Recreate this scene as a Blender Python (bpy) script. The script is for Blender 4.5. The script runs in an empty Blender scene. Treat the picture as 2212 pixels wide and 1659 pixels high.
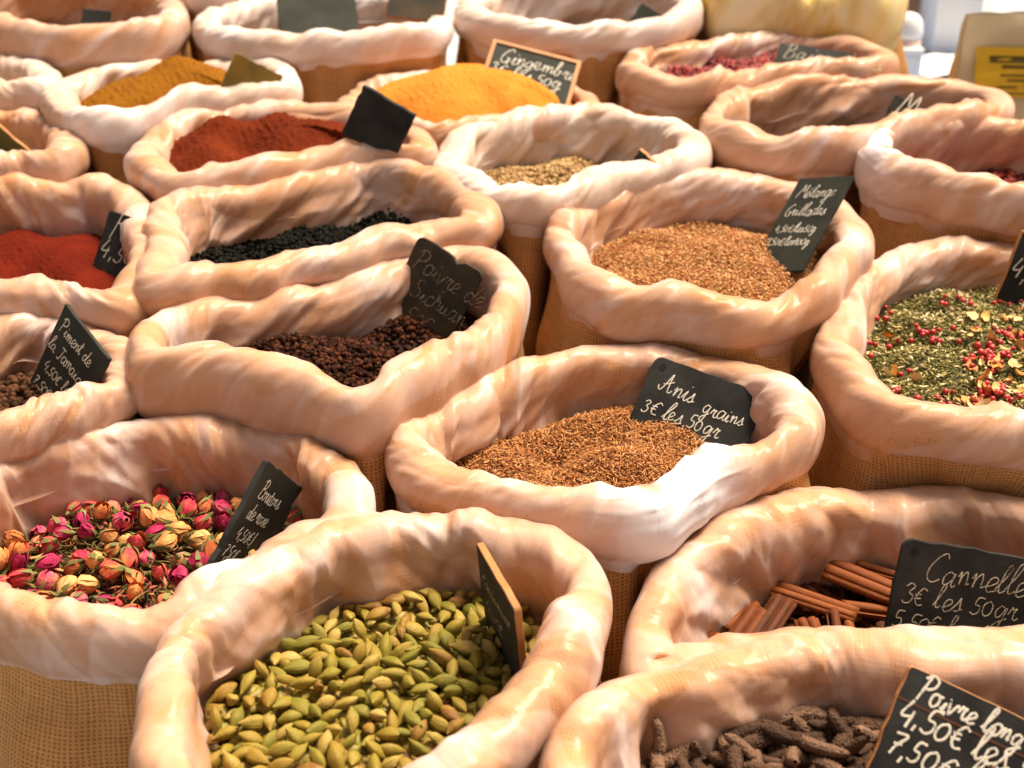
import bpy, math, random
import numpy as np
from mathutils import Vector, Matrix

S = bpy.context.scene
R = math.radians

# ------------------------------------------------------------------ camera
CAM_Z, PITCH, VFOV = 1.45, R(24.0), R(34.0)
cam_data = bpy.data.cameras.new('camera')
cam = bpy.data.objects.new('camera', cam_data)
S.collection.objects.link(cam)
cam.location = (0, 0, CAM_Z)
cam.rotation_euler = (R(90) - PITCH, 0, 0)
cam_data.sensor_fit = 'HORIZONTAL'
cam_data.sensor_width = 36.0
cam_data.lens = 18.0 / (math.tan(VFOV / 2) * 4 / 3)
cam_data.clip_start, cam_data.clip_end = 0.02, 400
cam_data.dof.use_dof = True
cam_data.dof.focus_distance = 1.08
cam_data.dof.aperture_fstop = 5.6
S.camera = cam

# ------------------------------------------------------------------ sky and sun
SUN_EL, SUN_AZ = R(66), R(58)       # azimuth measured clockwise from +Y
W = bpy.data.worlds.new('World')
S.world = W
W.use_nodes = True
wn, wl = W.node_tree.nodes, W.node_tree.links
bg = wn['Background']
sky = wn.new('ShaderNodeTexSky')
sky.sky_type = 'NISHITA'
sky.sun_disc = False
sky.sun_elevation, sky.sun_rotation = SUN_EL, SUN_AZ
sky.dust_density = 4.0
hs = wn.new('ShaderNodeHueSaturation')
hs.inputs['Saturation'].default_value = 0.25
warm = wn.new('ShaderNodeMix'); warm.data_type = 'RGBA'; warm.blend_type = 'MULTIPLY'
warm.inputs[0].default_value = 1.0
warm.inputs[7].default_value = (1.0, 0.86, 0.74, 1)      # hazy warm daylight under the market awnings
wl.new(sky.outputs[0], hs.inputs['Color'])
wl.new(hs.outputs[0], warm.inputs[6])
wl.new(warm.outputs[2], bg.inputs['Color'])
bg.inputs['Strength'].default_value = 0.06
sun_d = bpy.data.lights.new('sun', 'SUN')
sun_d.energy, sun_d.angle, sun_d.color = 4.2, R(24), (1.0, 0.84, 0.64)
sun = bpy.data.objects.new('sun', sun_d)
S.collection.objects.link(sun)
sd = Vector((math.sin(SUN_AZ) * math.cos(SUN_EL), math.cos(SUN_AZ) * math.cos(SUN_EL), math.sin(SUN_EL)))
sun.rotation_euler = (-sd).to_track_quat('-Z', 'Y').to_euler()
sun.location = sd * 6

S.view_settings.view_transform = 'Standard'
S.view_settings.look = 'None'
S.view_settings.exposure = 1.12
S.view_settings.gamma = 1.0
S.render.engine = 'CYCLES'
S.cycles.use_denoising = True
S.cycles.transparent_max_bounces = 16
S.cycles.max_bounces = 8
S.cycles.sample_clamp_indirect = 4.0

# ------------------------------------------------------------------ object helpers
COL = S.collection


def tag(o, label=None, cat=None, group=None, kind=None):
    if label: o['label'] = label
    if cat: o['category'] = cat
    if group: o['group'] = group
    if kind: o['kind'] = kind
    return o


def link(o, parent=None):
    COL.objects.link(o)
    if parent is not None:
        o.parent = parent
    return o


def empty(name, loc=(0, 0, 0)):
    o = bpy.data.objects.new(name, None)
    o.empty_display_size = 0.02
    o.location = loc
    return link(o)


def mesh_np(name, V, F, mats, smooth=True, uv=None, attrs=None, mat_idx=None):
    """mesh from vertex array and a face array (quads or tris; -1 pads a tri)."""
    V = np.asarray(V, dtype=np.float32)
    me = bpy.data.meshes.new(name)
    F = np.asarray(F, dtype=np.int64)
    if F.shape[1] == 4 and (F[:, 3] < 0).any():
        sizes = np.where(F[:, 3] < 0, 3, 4)
        idx = F.reshape(-1)
        idx = idx[idx >= 0]
    else:
        sizes = np.full(len(F), F.shape[1])
        idx = F.reshape(-1)
    me.vertices.add(len(V))
    me.vertices.foreach_set('co', V.reshape(-1))
    me.loops.add(len(idx))
    me.loops.foreach_set('vertex_index', idx.astype(np.int32))
    me.polygons.add(len(F))
    st = np.concatenate([[0], np.cumsum(sizes)[:-1]]).astype(np.int32)
    me.polygons.foreach_set('loop_start', st)
    me.polygons.foreach_set('loop_total', sizes.astype(np.int32))
    me.polygons.foreach_set('use_smooth', np.full(len(F), smooth))
    for m in mats:
        me.materials.append(m)
    if mat_idx is not None:
        me.polygons.foreach_set('material_index', np.asarray(mat_idx, dtype=np.int32))
    me.update(calc_edges=True)
    if uv is not None:      # per-loop uv
        l = me.uv_layers.new(name='UVMap')
        l.data.foreach_set('uv', np.asarray(uv, dtype=np.float32).reshape(-1))
    if attrs:
        for k, a in attrs.items():
            at = me.attributes.new(k, 'FLOAT', 'POINT')
            at.data.foreach_set('value', np.asarray(a, dtype=np.float32))
    me.validate()
    return me


def mesh_obj(name, me, parent=None):
    return link(bpy.data.objects.new(name, me), parent)


def grid_faces(n, m, closed=True):
    """quads of a grid with n rows (closed round) and m columns; returns faces and the (row,col) corner ids for uv."""
    nn = n if closed else n - 1
    i = np.arange(nn)[:, None]
    j = np.arange(m - 1)[None, :]
    i2 = (i + 1) % n
    a = i * m + j
    b = i2 * m + j
    c = i2 * m + j + 1
    d = i * m + j + 1
    return np.stack([a, b, c, d], -1).reshape(-1, 4)


def grid_uv(n, m, U, Vv, closed=True):
    """U: n+1 values, Vv: n x m values."""
    nn = n if closed else n - 1
    i = np.arange(nn)[:, None] + np.zeros((1, m - 1), int)
    j = np.arange(m - 1)[None, :] + np.zeros((nn, 1), int)
    i2 = (i + 1) % n
    uu = np.stack([U[i], U[i + 1], U[i + 1], U[i]], -1)
    vv = np.stack([Vv[i, j], Vv[i2, j], Vv[i2, j + 1], Vv[i, j + 1]], -1)
    return np.stack([uu, vv], -1).reshape(-1, 2)


def series(rng, kmin, kmax, n, skew=0.0, p=1.0):
    """random periodic function of u (0..1) and v, about unit rms."""
    k = rng.integers(kmin, kmax + 1, n)
    a = 1.0 / np.maximum(k, 1) ** p
    a = a / math.sqrt((a ** 2).sum() / 2)
    ph = rng.uniform(0, 2 * np.pi, n)
    sk = rng.normal(0, 1, n) * skew
    def f(u, v=0.0):
        u = np.asarray(u)[..., None]
        v = np.asarray(v)[..., None]
        return (a * np.cos(2 * np.pi * k * u + ph + sk * v)).sum(-1)
    return f


def noise2(rng, scale, n=10):
    """cheap smooth 2-D field over metres."""
    ang = rng.uniform(0, 2 * np.pi, n)
    fr = rng.uniform(0.5, 1.6, n) / scale * 2 * np.pi
    ph = rng.uniform(0, 2 * np.pi, n)
    def f(x, y):
        x = np.asarray(x)[..., None]; y = np.asarray(y)[..., None]
        return np.sin((x * np.cos(ang) + y * np.sin(ang)) * fr + ph).sum(-1) / math.sqrt(n / 2)
    return f


# ------------------------------------------------------------------ view rays: where the stall's things stand
FPX = 829.5 / math.tan(VFOV / 2)
CP, SP = math.cos(PITCH), math.sin(PITCH)


def ray(x, y):
    a = (np.asarray(x, float) - 1106.0) / FPX
    b = -(np.asarray(y, float) - 829.5) / FPX
    return np.stack([a, CP + b * SP, -SP + b * CP], -1)


STALL_SLOPE = 0.274           # the display climbs towards the back
def stall_z(Y, lift=0.0):
    return CAM_Z - 0.57 + STALL_SLOPE * (Y - 0.77) + lift


def ray_plane(x, y, z0, Y0, slope):
    d = ray(x, y)
    # CAM_Z + t dz = z0 + slope (t dy - Y0)
    t = (z0 - slope * Y0 - CAM_Z) / (d[..., 2] - slope * d[..., 1])
    return d * t[..., None] + np.array([0, 0, CAM_Z])


def catmull_closed(P, n):
    P = np.asarray(P, float)
    k = len(P)
    out = []
    m = 24
    for i in range(k):
        p0, p1, p2, p3 = P[i - 1], P[i], P[(i + 1) % k], P[(i + 2) % k]
        t = np.linspace(0, 1, m, endpoint=False)[:, None]
        out.append(0.5 * ((2 * p1) + (-p0 + p2) * t + (2 * p0 - 5 * p1 + 4 * p2 - p3) * t ** 2 + (-p0 + 3 * p1 - 3 * p2 + p3) * t ** 3))
    Q = np.concatenate(out)
    return resample_closed(Q, n)


def resample_closed(Q, n):
    d = np.linalg.norm(np.roll(Q, -1, 0) - Q, axis=1)
    s = np.concatenate([[0], np.cumsum(d)])
    Qc = np.concatenate([Q, Q[:1]])
    t = np.linspace(0, s[-1], n, endpoint=False)
    return np.stack([np.interp(t, s, Qc[:, i]) for i in range(Q.shape[1])], -1)


# ------------------------------------------------------------------ materials
def new_mat(name):
    m = bpy.data.materials.new(name)
    m.use_nodes = True
    nt = m.node_tree
    return m, nt, nt.nodes, nt.links, nt.nodes['Principled BSDF']


def ramp(nodes, stops):
    r = nodes.new('ShaderNodeValToRGB')
    el = r.color_ramp.elements
    while len(el) < len(stops):
        el.new(0.5)
    for e, (p, c) in zip(el, stops):
        e.position = p
        e.color = (*c, 1)
    return r


def math_node(nt, op, a=None, b=None):
    n = nt.nodes.new('ShaderNodeMath')
    n.operation = op
    for i, v in enumerate((a, b)):
        if v is None: continue
        if isinstance(v, (int, float)):
            n.inputs[i].default_value = v
        else:
            nt.links.new(v, n.inputs[i])
    return n.outputs[0]


def mat_plain(name, col, rough=0.6, noise=0.0, nscale=40.0, bump=0.0, bscale=200.0, spec=0.4, col2=None):
    m, nt, N, L, b = new_mat(name)
    b.inputs['Roughness'].default_value = rough
    b.inputs['Specular IOR Level'].default_value = spec
    tc = N.new('ShaderNodeTexCoord')
    if noise or col2:
        nz = N.new('ShaderNodeTexNoise')
        nz.inputs['Scale'].default_value = nscale
        nz.inputs['Detail'].default_value = 6
        L.new(tc.outputs['Object'], nz.inputs['Vector'])
        c2 = col2 or tuple(max(0, c * (1 - noise)) for c in col)
        r = ramp(N, [(0.32, c2), (0.68, col)])
        L.new(nz.outputs['Fac'], r.inputs['Fac'])
        L.new(r.outputs[0], b.inputs['Base Color'])
    else:
        b.inputs['Base Color'].default_value = (*col, 1)
    if bump:
        nb = N.new('ShaderNodeTexNoise')
        nb.inputs['Scale'].default_value = bscale
        nb.inputs['Detail'].default_value = 4
        L.new(tc.outputs['Object'], nb.inputs['Vector'])
        bp = N.new('ShaderNodeBump')
        bp.inputs['Strength'].default_value = bump
        bp.inputs['Distance'].default_value = 0.002
        L.new(nb.outputs['Fac'], bp.inputs['Height'])
        L.new(bp.outputs[0], b.inputs['Normal'])
    return m


def mat_burlap(name, col, dark):
    m, nt, N, L, b = new_mat(name)
    b.inputs['Roughness'].default_value = 0.9
    b.inputs['Specular IOR Level'].default_value = 0.15
    uv = N.new('ShaderNodeUVMap'); uv.uv_map = 'UVMap'
    wob = N.new('ShaderNodeTexNoise'); wob.inputs['Scale'].default_value = 30; wob.inputs['Detail'].default_value = 3
    L.new(uv.outputs[0], wob.inputs['Vector'])
    wm = N.new('ShaderNodeVectorMath'); wm.operation = 'SCALE'
    sub = N.new('ShaderNodeVectorMath'); sub.operation = 'SUBTRACT'; sub.inputs[1].default_value = (0.5, 0.5, 0.5)
    L.new(wob.outputs['Color'], sub.inputs[0]); L.new(sub.outputs[0], wm.inputs[0]); wm.inputs['Scale'].default_value = 0.004
    ad = N.new('ShaderNodeVectorMath'); L.new(uv.outputs[0], ad.inputs[0]); L.new(wm.outputs[0], ad.inputs[1])
    sp = N.new('ShaderNodeSeparateXYZ'); L.new(ad.outputs[0], sp.inputs[0])
    K = 2 * math.pi / 0.0034
    cx = math_node(nt, 'ABSOLUTE', math_node(nt, 'SINE', math_node(nt, 'MULTIPLY', sp.outputs['X'], K / 2)))
    cy = math_node(nt, 'ABSOLUTE', math_node(nt, 'SINE', math_node(nt, 'MULTIPLY', sp.outputs['Y'], K / 2)))
    weave = math_node(nt, 'MAXIMUM', math_node(nt, 'POWER', cx, 0.8), math_node(nt, 'POWER', cy, 0.8))
    fib = N.new('ShaderNodeTexNoise'); fib.inputs['Scale'].default_value = 350; fib.inputs['Detail'].default_value = 3
    L.new(uv.outputs[0], fib.inputs['Vector'])
    big = N.new('ShaderNodeTexNoise'); big.inputs['Scale'].default_value = 14; big.inputs['Detail'].default_value = 5
    L.new(uv.outputs[0], big.inputs['Vector'])
    def yarn(sc):
        mp = N.new('ShaderNodeMapping'); mp.inputs['Scale'].default_value = sc
        L.new(uv.outputs[0], mp.inputs['Vector'])
        n_ = N.new('ShaderNodeTexNoise'); n_.inputs['Scale'].default_value = 1.0; n_.inputs['Detail'].default_value = 2
        L.new(mp.outputs[0], n_.inputs['Vector'])
        return n_.outputs['Fac']
    slub = math_node(nt, 'ADD', yarn((380, 22, 1)), yarn((22, 380, 1)))
    r = ramp(N, [(0.34, dark), (0.84, col)])
    f = math_node(nt, 'ADD', math_node(nt, 'MULTIPLY', weave, 0.60), math_node(nt, 'MULTIPLY', fib.outputs['Fac'], 0.22))
    f = math_node(nt, 'ADD', f, math_node(nt, 'MULTIPLY', math_node(nt, 'SUBTRACT', slub, 0.72), 0.32))
    L.new(f, r.inputs['Fac'])
    mx = N.new('ShaderNodeMix'); mx.data_type = 'RGBA'; mx.blend_type = 'MULTIPLY'
    r2 = ramp(N, [(0.3, (0.74, 0.68, 0.62)), (0.7, (1, 1, 1))])
    L.new(big.outputs['Fac'], r2.inputs['Fac'])
    mx.inputs[0].default_value = 1.0
    L.new(r.outputs[0], mx.inputs[6]); L.new(r2.outputs[0], mx.inputs[7])
    L.new(mx.outputs[2], b.inputs['Base Color'])
    bp = N.new('ShaderNodeBump'); bp.inputs['Strength'].default_value = 0.6; bp.inputs['Distance'].default_value = 0.0012
    L.new(f, bp.inputs['Height']); L.new(bp.outputs[0], b.inputs['Normal'])
    return m


def mat_film(name, col=(0.86, 0.48, 0.265), base=0.33, span=0.38, rough=0.27, white=(0.90, 0.79, 0.785), wmix=0.0):
    """thin milky plastic bag: partly see-through, whiter where it is gathered (attribute 'gather')."""
    m, nt, N, L, b = new_mat(name)
    N.remove(b)
    out = N['Material Output']
    uv = N.new('ShaderNodeUVMap'); uv.uv_map = 'UVMap'
    mp = N.new('ShaderNodeMapping'); mp.inputs['Scale'].default_value = (1, 0.45, 1); mp.inputs['Rotation'].default_value = (0, 0, 0.5)
    L.new(uv.outputs[0], mp.inputs['Vector'])
    nz = N.new('ShaderNodeTexNoise'); nz.inputs['Scale'].default_value = 17; nz.inputs['Detail'].default_value = 5; nz.inputs['Distortion'].default_value = 0.6
    L.new(mp.outputs[0], nz.inputs['Vector'])
    at = N.new('ShaderNodeAttribute'); at.attribute_name = 'gather'
    al = N.new('ShaderNodeAttribute'); al.attribute_name = 'lifted'
    mr = N.new('ShaderNodeMapRange'); mr.inputs['From Min'].default_value = 0.15; mr.inputs['From Max'].default_value = 0.85
    mr.inputs['To Min'].default_value = base; mr.inputs['To Max'].default_value = base + span * 0.6
    L.new(math_node(nt, 'ADD', math_node(nt, 'MULTIPLY', al.outputs['Fac'], 0.75), math_node(nt, 'MULTIPLY', nz.outputs['Fac'], 0.25)), mr.inputs['Value'])
    fac = math_node(nt, 'ADD', mr.outputs[0], math_node(nt, 'MULTIPLY', at.outputs['Fac'], 0.6))
    fac = math_node(nt, 'MINIMUM', fac, 0.93)
    # fine crinkle
    cr = N.new('ShaderNodeTexNoise'); cr.inputs['Scale'].default_value = 90; cr.inputs['Detail'].default_value = 3; cr.inputs['Distortion'].default_value = 1.2
    L.new(mp.outputs[0], cr.inputs['Vector'])
    rd = math_node(nt, 'ABSOLUTE', math_node(nt, 'SUBTRACT', cr.outputs['Fac'], 0.5))
    bp = N.new('ShaderNodeBump'); bp.inputs['Strength'].default_value = 0.22; bp.inputs['Distance'].default_value = 0.003
    L.new(rd, bp.inputs['Height'])
    tr = N.new('ShaderNodeBsdfTransparent'); tr.inputs[0].default_value = (1, 0.97, 0.95, 1)
    cm = N.new('ShaderNodeMix'); cm.data_type = 'RGBA'
    cm.inputs[6].default_value = (*col, 1); cm.inputs[7].default_value = (*white, 1)
    n3 = N.new('ShaderNodeTexNoise'); n3.inputs['Scale'].default_value = 21; n3.inputs['Detail'].default_value = 3; n3.inputs['Distortion'].default_value = 1.0
    L.new(mp.outputs[0], n3.inputs['Vector'])
    wr = N.new('ShaderNodeMapRange'); wr.inputs['From Min'].default_value = 0.22; wr.inputs['From Max'].default_value = 0.80
    wr.inputs['To Min'].default_value = 0.0 + wmix; wr.inputs['To Max'].default_value = 0.74 + wmix * 0.3
    L.new(math_node(nt, 'ADD', math_node(nt, 'MULTIPLY', al.outputs['Fac'], 0.68), math_node(nt, 'MULTIPLY', n3.outputs['Fac'], 0.32)), wr.inputs['Value'])
    L.new(math_node(nt, 'MINIMUM', math_node(nt, 'ADD', wr.outputs[0], math_node(nt, 'MULTIPLY', at.outputs['Fac'], 1.2)), 1.0), cm.inputs[0])
    df = N.new('ShaderNodeBsdfDiffuse'); c3 = N.new('ShaderNodeMix'); c3.data_type = 'RGBA'
    c3.inputs[7].default_value = (0.84, 0.87, 0.95, 1)
    L.new(cm.outputs[2], c3.inputs[6])
    gm = N.new('ShaderNodeMapRange'); gm.inputs['From Min'].default_value = 0.45; gm.inputs['From Max'].default_value = 1.0
    L.new(at.outputs['Fac'], gm.inputs['Value']); L.new(gm.outputs[0], c3.inputs[0])
    L.new(c3.outputs[2], df.inputs[0]); L.new(bp.outputs[0], df.inputs['Normal'])
    tl = N.new('ShaderNodeBsdfTranslucent'); tl.inputs[0].default_value = (*col, 1)
    mw = N.new('ShaderNodeMixShader'); mw.inputs[0].default_value = 0.12
    L.new(df.outputs[0], mw.inputs[1]); L.new(tl.outputs[0], mw.inputs[2])
    m1 = N.new('ShaderNodeMixShader'); L.new(fac, m1.inputs[0]); L.new(tr.outputs[0], m1.inputs[1]); L.new(mw.outputs[0], m1.inputs[2])
    gl = N.new('ShaderNodeBsdfGlossy'); gl.inputs['Roughness'].default_value = rough; L.new(bp.outputs[0], gl.inputs['Normal'])
    fr = N.new('ShaderNodeFresnel'); fr.inputs['IOR'].default_value = 1.5; L.new(bp.outputs[0], fr.inputs['Normal'])
    m2 = N.new('ShaderNodeMixShader')
    L.new(math_node(nt, 'MULTIPLY', fr.outputs[0], 0.36), m2.inputs[0]); L.new(m1.outputs[0], m2.inputs[1]); L.new(gl.outputs[0], m2.inputs[2])
    L.new(m2.outputs[0], out.inputs['Surface'])
    return m


def mat_tint(name, stops, rough=0.6, src='attr', spec=0.35, bump=0.0, bscale=400, streak=None, vary=0.5):
    """colour picked from a ramp: by attribute 'tint' (merged heaps) or by object (single pieces)."""
    m, nt, N, L, b = new_mat(name)
    b.inputs['Roughness'].default_value = rough
    b.inputs['Specular IOR Level'].default_value = spec
    if src == 'attr' and name == 'black_pepper_heap_skin':
        b.inputs['Specular IOR Level'].default_value = 0.1
    if src == 'attr':
        at = N.new('ShaderNodeAttribute'); at.attribute_name = 'tint'; f = at.outputs['Fac']
    else:
        oi = N.new('ShaderNodeObjectInfo'); f = oi.outputs['Random']
    tc = N.new('ShaderNodeTexCoord')
    nz = N.new('ShaderNodeTexNoise'); nz.inputs['Scale'].default_value = streak or 60; nz.inputs['Detail'].default_value = 4
    L.new(tc.outputs['Object'], nz.inputs['Vector'])
    f2 = math_node(nt, 'ADD', f, math_node(nt, 'MULTIPLY', math_node(nt, 'SUBTRACT', nz.outputs['Fac'], 0.5), vary))
    r = ramp(N, stops)
    L.new(f2, r.inputs['Fac'])
    L.new(r.outputs[0], b.inputs['Base Color'])
    if bump:
        nb = N.new('ShaderNodeTexNoise'); nb.inputs['Scale'].default_value = bscale; nb.inputs['Detail'].default_value = 3
        L.new(tc.outputs['Object'], nb.inputs['Vector'])
        bp = N.new('ShaderNodeBump'); bp.inputs['Strength'].default_value = bump; bp.inputs['Distance'].default_value = 0.001
        L.new(nb.outputs['Fac'], bp.inputs['Height']); L.new(bp.outputs[0], b.inputs['Normal'])
    return m


M = {}
M['burlap'] = mat_burlap('burlap', (0.68, 0.375, 0.150), (0.22, 0.098, 0.032))
M['film'] = mat_film('plastic_film')
M['film_white'] = mat_film('plastic_film_milky', (0.89, 0.64, 0.45), 0.50, 0.42, 0.26, (0.90, 0.84, 0.84), 0.26)  # paler film colour paints grazing sky sheen onto the far sacks
M['film_yellow'] = mat_film('plastic_film_dusted_yellow', (0.90, 0.60, 0.09), 0.72, 0.3, 0.7, (0.93, 0.86, 0.58))

# ------------------------------------------------------------------ sacks
# rim: centre line of the rolled rim; lift: how far the rim stands above the stall's mean; ty: forward lean of the rim
SACKS = {
 'cardamom': dict(rim=[(375,1720),(362,1580),(388,1450),(445,1365),(600,1258),(750,1190),(900,1162),(1060,1172),(1185,1210),(1262,1300),(1235,1420),(1160,1530),(1040,1640),(930,1730),(760,1800),(520,1800)],
   depth=.044, mound=.014, rh=.019, rvf=.026, rvb=.023, lift=.030, label='open burlap sack lined with clear plastic, filled with green cardamom pods', seed=1),
 'rose': dict(rim=[(-90,1170),(-30,1060),(90,1005),(250,965),(400,955),(550,968),(680,1010),(748,1080),(730,1160),(630,1240),(490,1320),(335,1385),(180,1388),(40,1350),(-70,1280)],
   depth=.050, mound=.016, rh=.019, rvf=.026, rvb=.022, label='open burlap sack of dried pink rosebuds, plastic liner folded over its rim', seed=2),
 'longpepper': dict(rim=[(1230,1740),(1265,1610),(1370,1520),(1500,1486),(1640,1458),(1780,1430),(1900,1440),(2050,1470),(2250,1490),(2420,1570),(2480,1720),(2350,1870),(1980,1960),(1560,1960),(1320,1880)],
   depth=.036, mound=.010, rh=.020, rvf=.026, rvb=.023, lift=.022, label='open burlap sack of brown long pepper in the bottom corner of the stall', seed=3),
 'cinnamon': dict(rim=[(1405,1470),(1408,1370),(1470,1270),(1570,1175),(1700,1132),(1850,1118),(2000,1112),(2150,1126),(2310,1180),(2380,1270),(2320,1370),(2120,1420),(1820,1425),(1560,1435),(1440,1460)],
   depth=.060, mound=.006, rh=.021, rvf=.018, rvb=.025, lift=-.03, label='open burlap sack of cinnamon sticks with a dark slate leaning at its side', seed=4),
 'anise': dict(rim=[(885,1000),(915,935),(1010,890),(1050,862),(1160,828),(1300,802),(1450,800),(1580,832),(1680,885),(1718,960),(1685,1030),(1570,1090),(1410,1122),(1250,1125),(1080,1095),(945,1060)],
   depth=.040, mound=.022, rh=.019, rvf=.026, rvb=.022, gather=[(298,36,.95)], label='open burlap sack of orange brown anise seed with a loose white flap of plastic', seed=5),
 'sichuan': dict(rim=[(320,800),(335,740),(430,700),(550,682),(700,648),(860,605),(1000,588),(1085,625),(1098,690),(1020,785),(900,865),(780,910),(640,908),(480,880),(365,850)],
   depth=.040, mound=.014, rh=.020, rvf=.034, rvb=.022, lift=.012, label='open burlap sack of dark red Sichuan pepper husks, front rim rolled thick', seed=6),
 'blackpepper': dict(rim=[(318,590),(338,515),(410,462),(540,438),(680,415),(800,392),(920,410),(1015,450),(1030,495),(935,545),(780,582),(600,618),(450,642),(345,640)],
   depth=.034, mound=.0, rh=.021, rvf=.020, rvb=.025, lift=.014, label='deep burlap sack with shiny plastic rim and an almost black inside', seed=7),
 'grillades': dict(rim=[(1218,550),(1245,490),(1335,440),(1450,418),(1600,418),(1720,440),(1810,485),(1843,555),(1805,630),(1700,680),(1550,702),(1415,698),(1290,650)],
   depth=.034, mound=.020, rh=.019, rvf=.024, rvb=.022, lift=.006, label='open burlap sack of orange grill seasoning flakes below a tall slate', seed=8),
 'herbs': dict(rim=[(1802,770),(1828,685),(1890,620),(1980,580),(2100,568),(2230,575),(2350,605),(2440,690),(2440,810),(2360,910),(2220,968),(2080,968),(1950,925),(1850,860)],
   depth=.022, mound=.016, rh=.020, rvf=.028, rvb=.022, label='full burlap sack of green herb blend with red berries and pale flakes', seed=9),
 'allspice': dict(rim=[(-190,870),(-130,775),(0,735),(120,728),(225,765),(268,820),(250,875),(160,925),(40,960),(-100,975)],
   depth=.036, mound=.012, rh=.018, rvf=.020, rvb=.020, room=.6, lift=.010, label='burlap sack of dark brown allspice berries cut by the left edge', seed=10),
 'hotpaprika': dict(rim=[(-170,545),(-120,465),(0,425),(130,428),(235,432),(300,500),(318,580),(270,662),(150,695),(0,692),(-120,645)],
   depth=.044, mound=.034, rh=.020, rvf=.020, rvb=.024, lift=.006, label='burlap sack of bright red paprika powder at the left edge', seed=11),
 'paprika': dict(rim=[(318,370),(345,315),(430,282),(560,262),(700,262),(830,280),(905,322),(900,360),(800,385),(600,404),(420,416)],
   depth=.008, mound=.034, rh=.019, rvf=.024, rvb=.020, label='burlap sack heaped with rust red paprika powder and a blank slate', seed=12),
 'greenspice': dict(rim=[(-160,335),(-100,278),(20,268),(105,285),(150,330),(125,368),(20,388),(-90,382)],
   depth=.030, mound=.010, rh=.019, rvf=.022, rvb=.019, lift=-.006, label='pale rimmed burlap sack with a greenish dusty tag at the left edge', seed=13),
 'curry': dict(rim=[(108,240),(140,205),(260,175),(420,160),(560,160),(622,188),(605,218),(480,248),(330,268),(190,275)],
   depth=.014, mound=.036, rh=.018, rvf=.023, rvb=.018, label='burlap sack of ochre curry powder with powder covered tag', seed=14, film='film_white'),
 'ginger': dict(rim=[(752,255),(790,205),(900,182),(1030,180),(1170,190),(1258,222),(1268,258),(1180,288),(1000,298),(830,292)],
   depth=.002, mound=.052, rh=.016, rvf=.018, rvb=.014, lift=-.020, room=.55, label='burlap sack heaped high with bright orange yellow ginger powder', seed=15),
 'coriander': dict(rim=[(972,372),(1000,322),(1090,290),(1210,272),(1350,280),(1450,298),(1497,338),(1475,378),(1380,405),(1250,448),(1110,450),(1010,415)],
   depth=.038, mound=.010, rh=.019, rvf=.020, rvb=.022, room=.6, label='burlap sack of round coriander seeds with big pleats inside its liner', seed=16, film='film_white'),
 'deepmix': dict(rim=[(1545,285),(1562,242),(1650,215),(1780,202),(1930,198),(2080,208),(2150,240),(2110,280),(1990,308),(1850,326),(1700,335),(1600,322)],
   depth=.055, mound=.0, rh=.019, rvf=.025, rvb=.020, room=.5, lift=-.006, label='half empty burlap sack with dark hollow and crumpled clear liner', seed=17),
 'redmix': dict(rim=[(1885,355),(1920,312),(2010,292),(2130,286),(2260,295),(2370,340),(2390,420),(2270,475),(2140,465),(2030,425),(1935,395)],
   depth=.050, mound=.006, rh=.019, rvf=.030, rvb=.021, lift=.009, label='burlap sack with white shiny liner holding red spice at the right edge', seed=18, gather=[(170,40,.55)]),
 'pinkberry': dict(rim=[(1362,170),(1390,140),(1480,124),(1600,107),(1740,104),(1860,120),(1912,150),(1890,175),(1760,188),(1600,198),(1450,200)],
   depth=.018, mound=.022, rh=.018, rvf=.022, rvb=.019, lift=-.012, label='burlap sack of dark red pink pepper berries with black slate', seed=19),
 'backwhite': dict(rim=[(448,75),(480,47),(560,27),(700,15),(850,20),(935,45),(938,80),(840,98),(650,105),(510,105)],
   depth=.040, mound=.006, rh=.018, rvf=.022, rvb=.018, label='burlap sack with wide milky white plastic rim and dark tag', seed=20, film='film_white', white=1),
 'backtan': dict(rim=[(1012,42),(1040,8),(1120,-14),(1250,-22),(1400,-15),(1475,15),(1475,52),(1380,77),(1240,86),(1090,72)],
   depth=.060, mound=.0, rh=.018, rvf=.022, rvb=.018, label='burlap sack with bunched white plastic rim behind the ginger tag', seed=21, film='film_white', white=1),
 'backleft': dict(rim=[(-130,50),(-70,5),(60,-22),(200,-30),(320,-10),(380,40),(350,85),(220,103),(60,115),(-70,105)],
   depth=.050, mound=.004, rh=.018, rvf=.030, rvb=.016, label='plain tan burlap sack with thick front rim at the upper left', seed=22),
 'midleft': dict(rim=[(-240,205),(-180,170),(-80,152),(30,152),(98,178),(92,208),(10,228),(-110,238)],
   depth=.040, mound=.006, rh=.018, rvf=.022, rvb=.018, label='pale burlap sack mostly cut off beside the curry sack', seed=23, film='film_white'),
 'farwhite': dict(rim=[(365,-10),(400,-35),(520,-55),(700,-62),(860,-50),(930,-20),(900,-12),(760,-6),(560,-4),(420,-2)],
   depth=.040, mound=.0, rh=.017, rvf=.020, rvb=.017, label='hindmost white rimmed burlap sack with a brownish tag', seed=24, film='film_white', white=1),
 'yellow': dict(rim=[(1510,5),(1560,-30),(1680,-45),(1800,-45),(1900,-28),(1938,8),(1890,42),(1760,60),(1620,45)],
   depth=.016, mound=.012, rh=.018, rvf=.040, rvb=.016, fold=1.8, wave=2.0, label='burlap sack with turmeric yellow plastic rim and orange powder', seed=26, film='film_yellow', hem=.02),
}
SACK_H = 0.29
INFO = {}


def smooth01(x):
    x = np.clip(x, 0, 1)
    return x * x * (3 - 2 * x)


CURVES = {}


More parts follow.
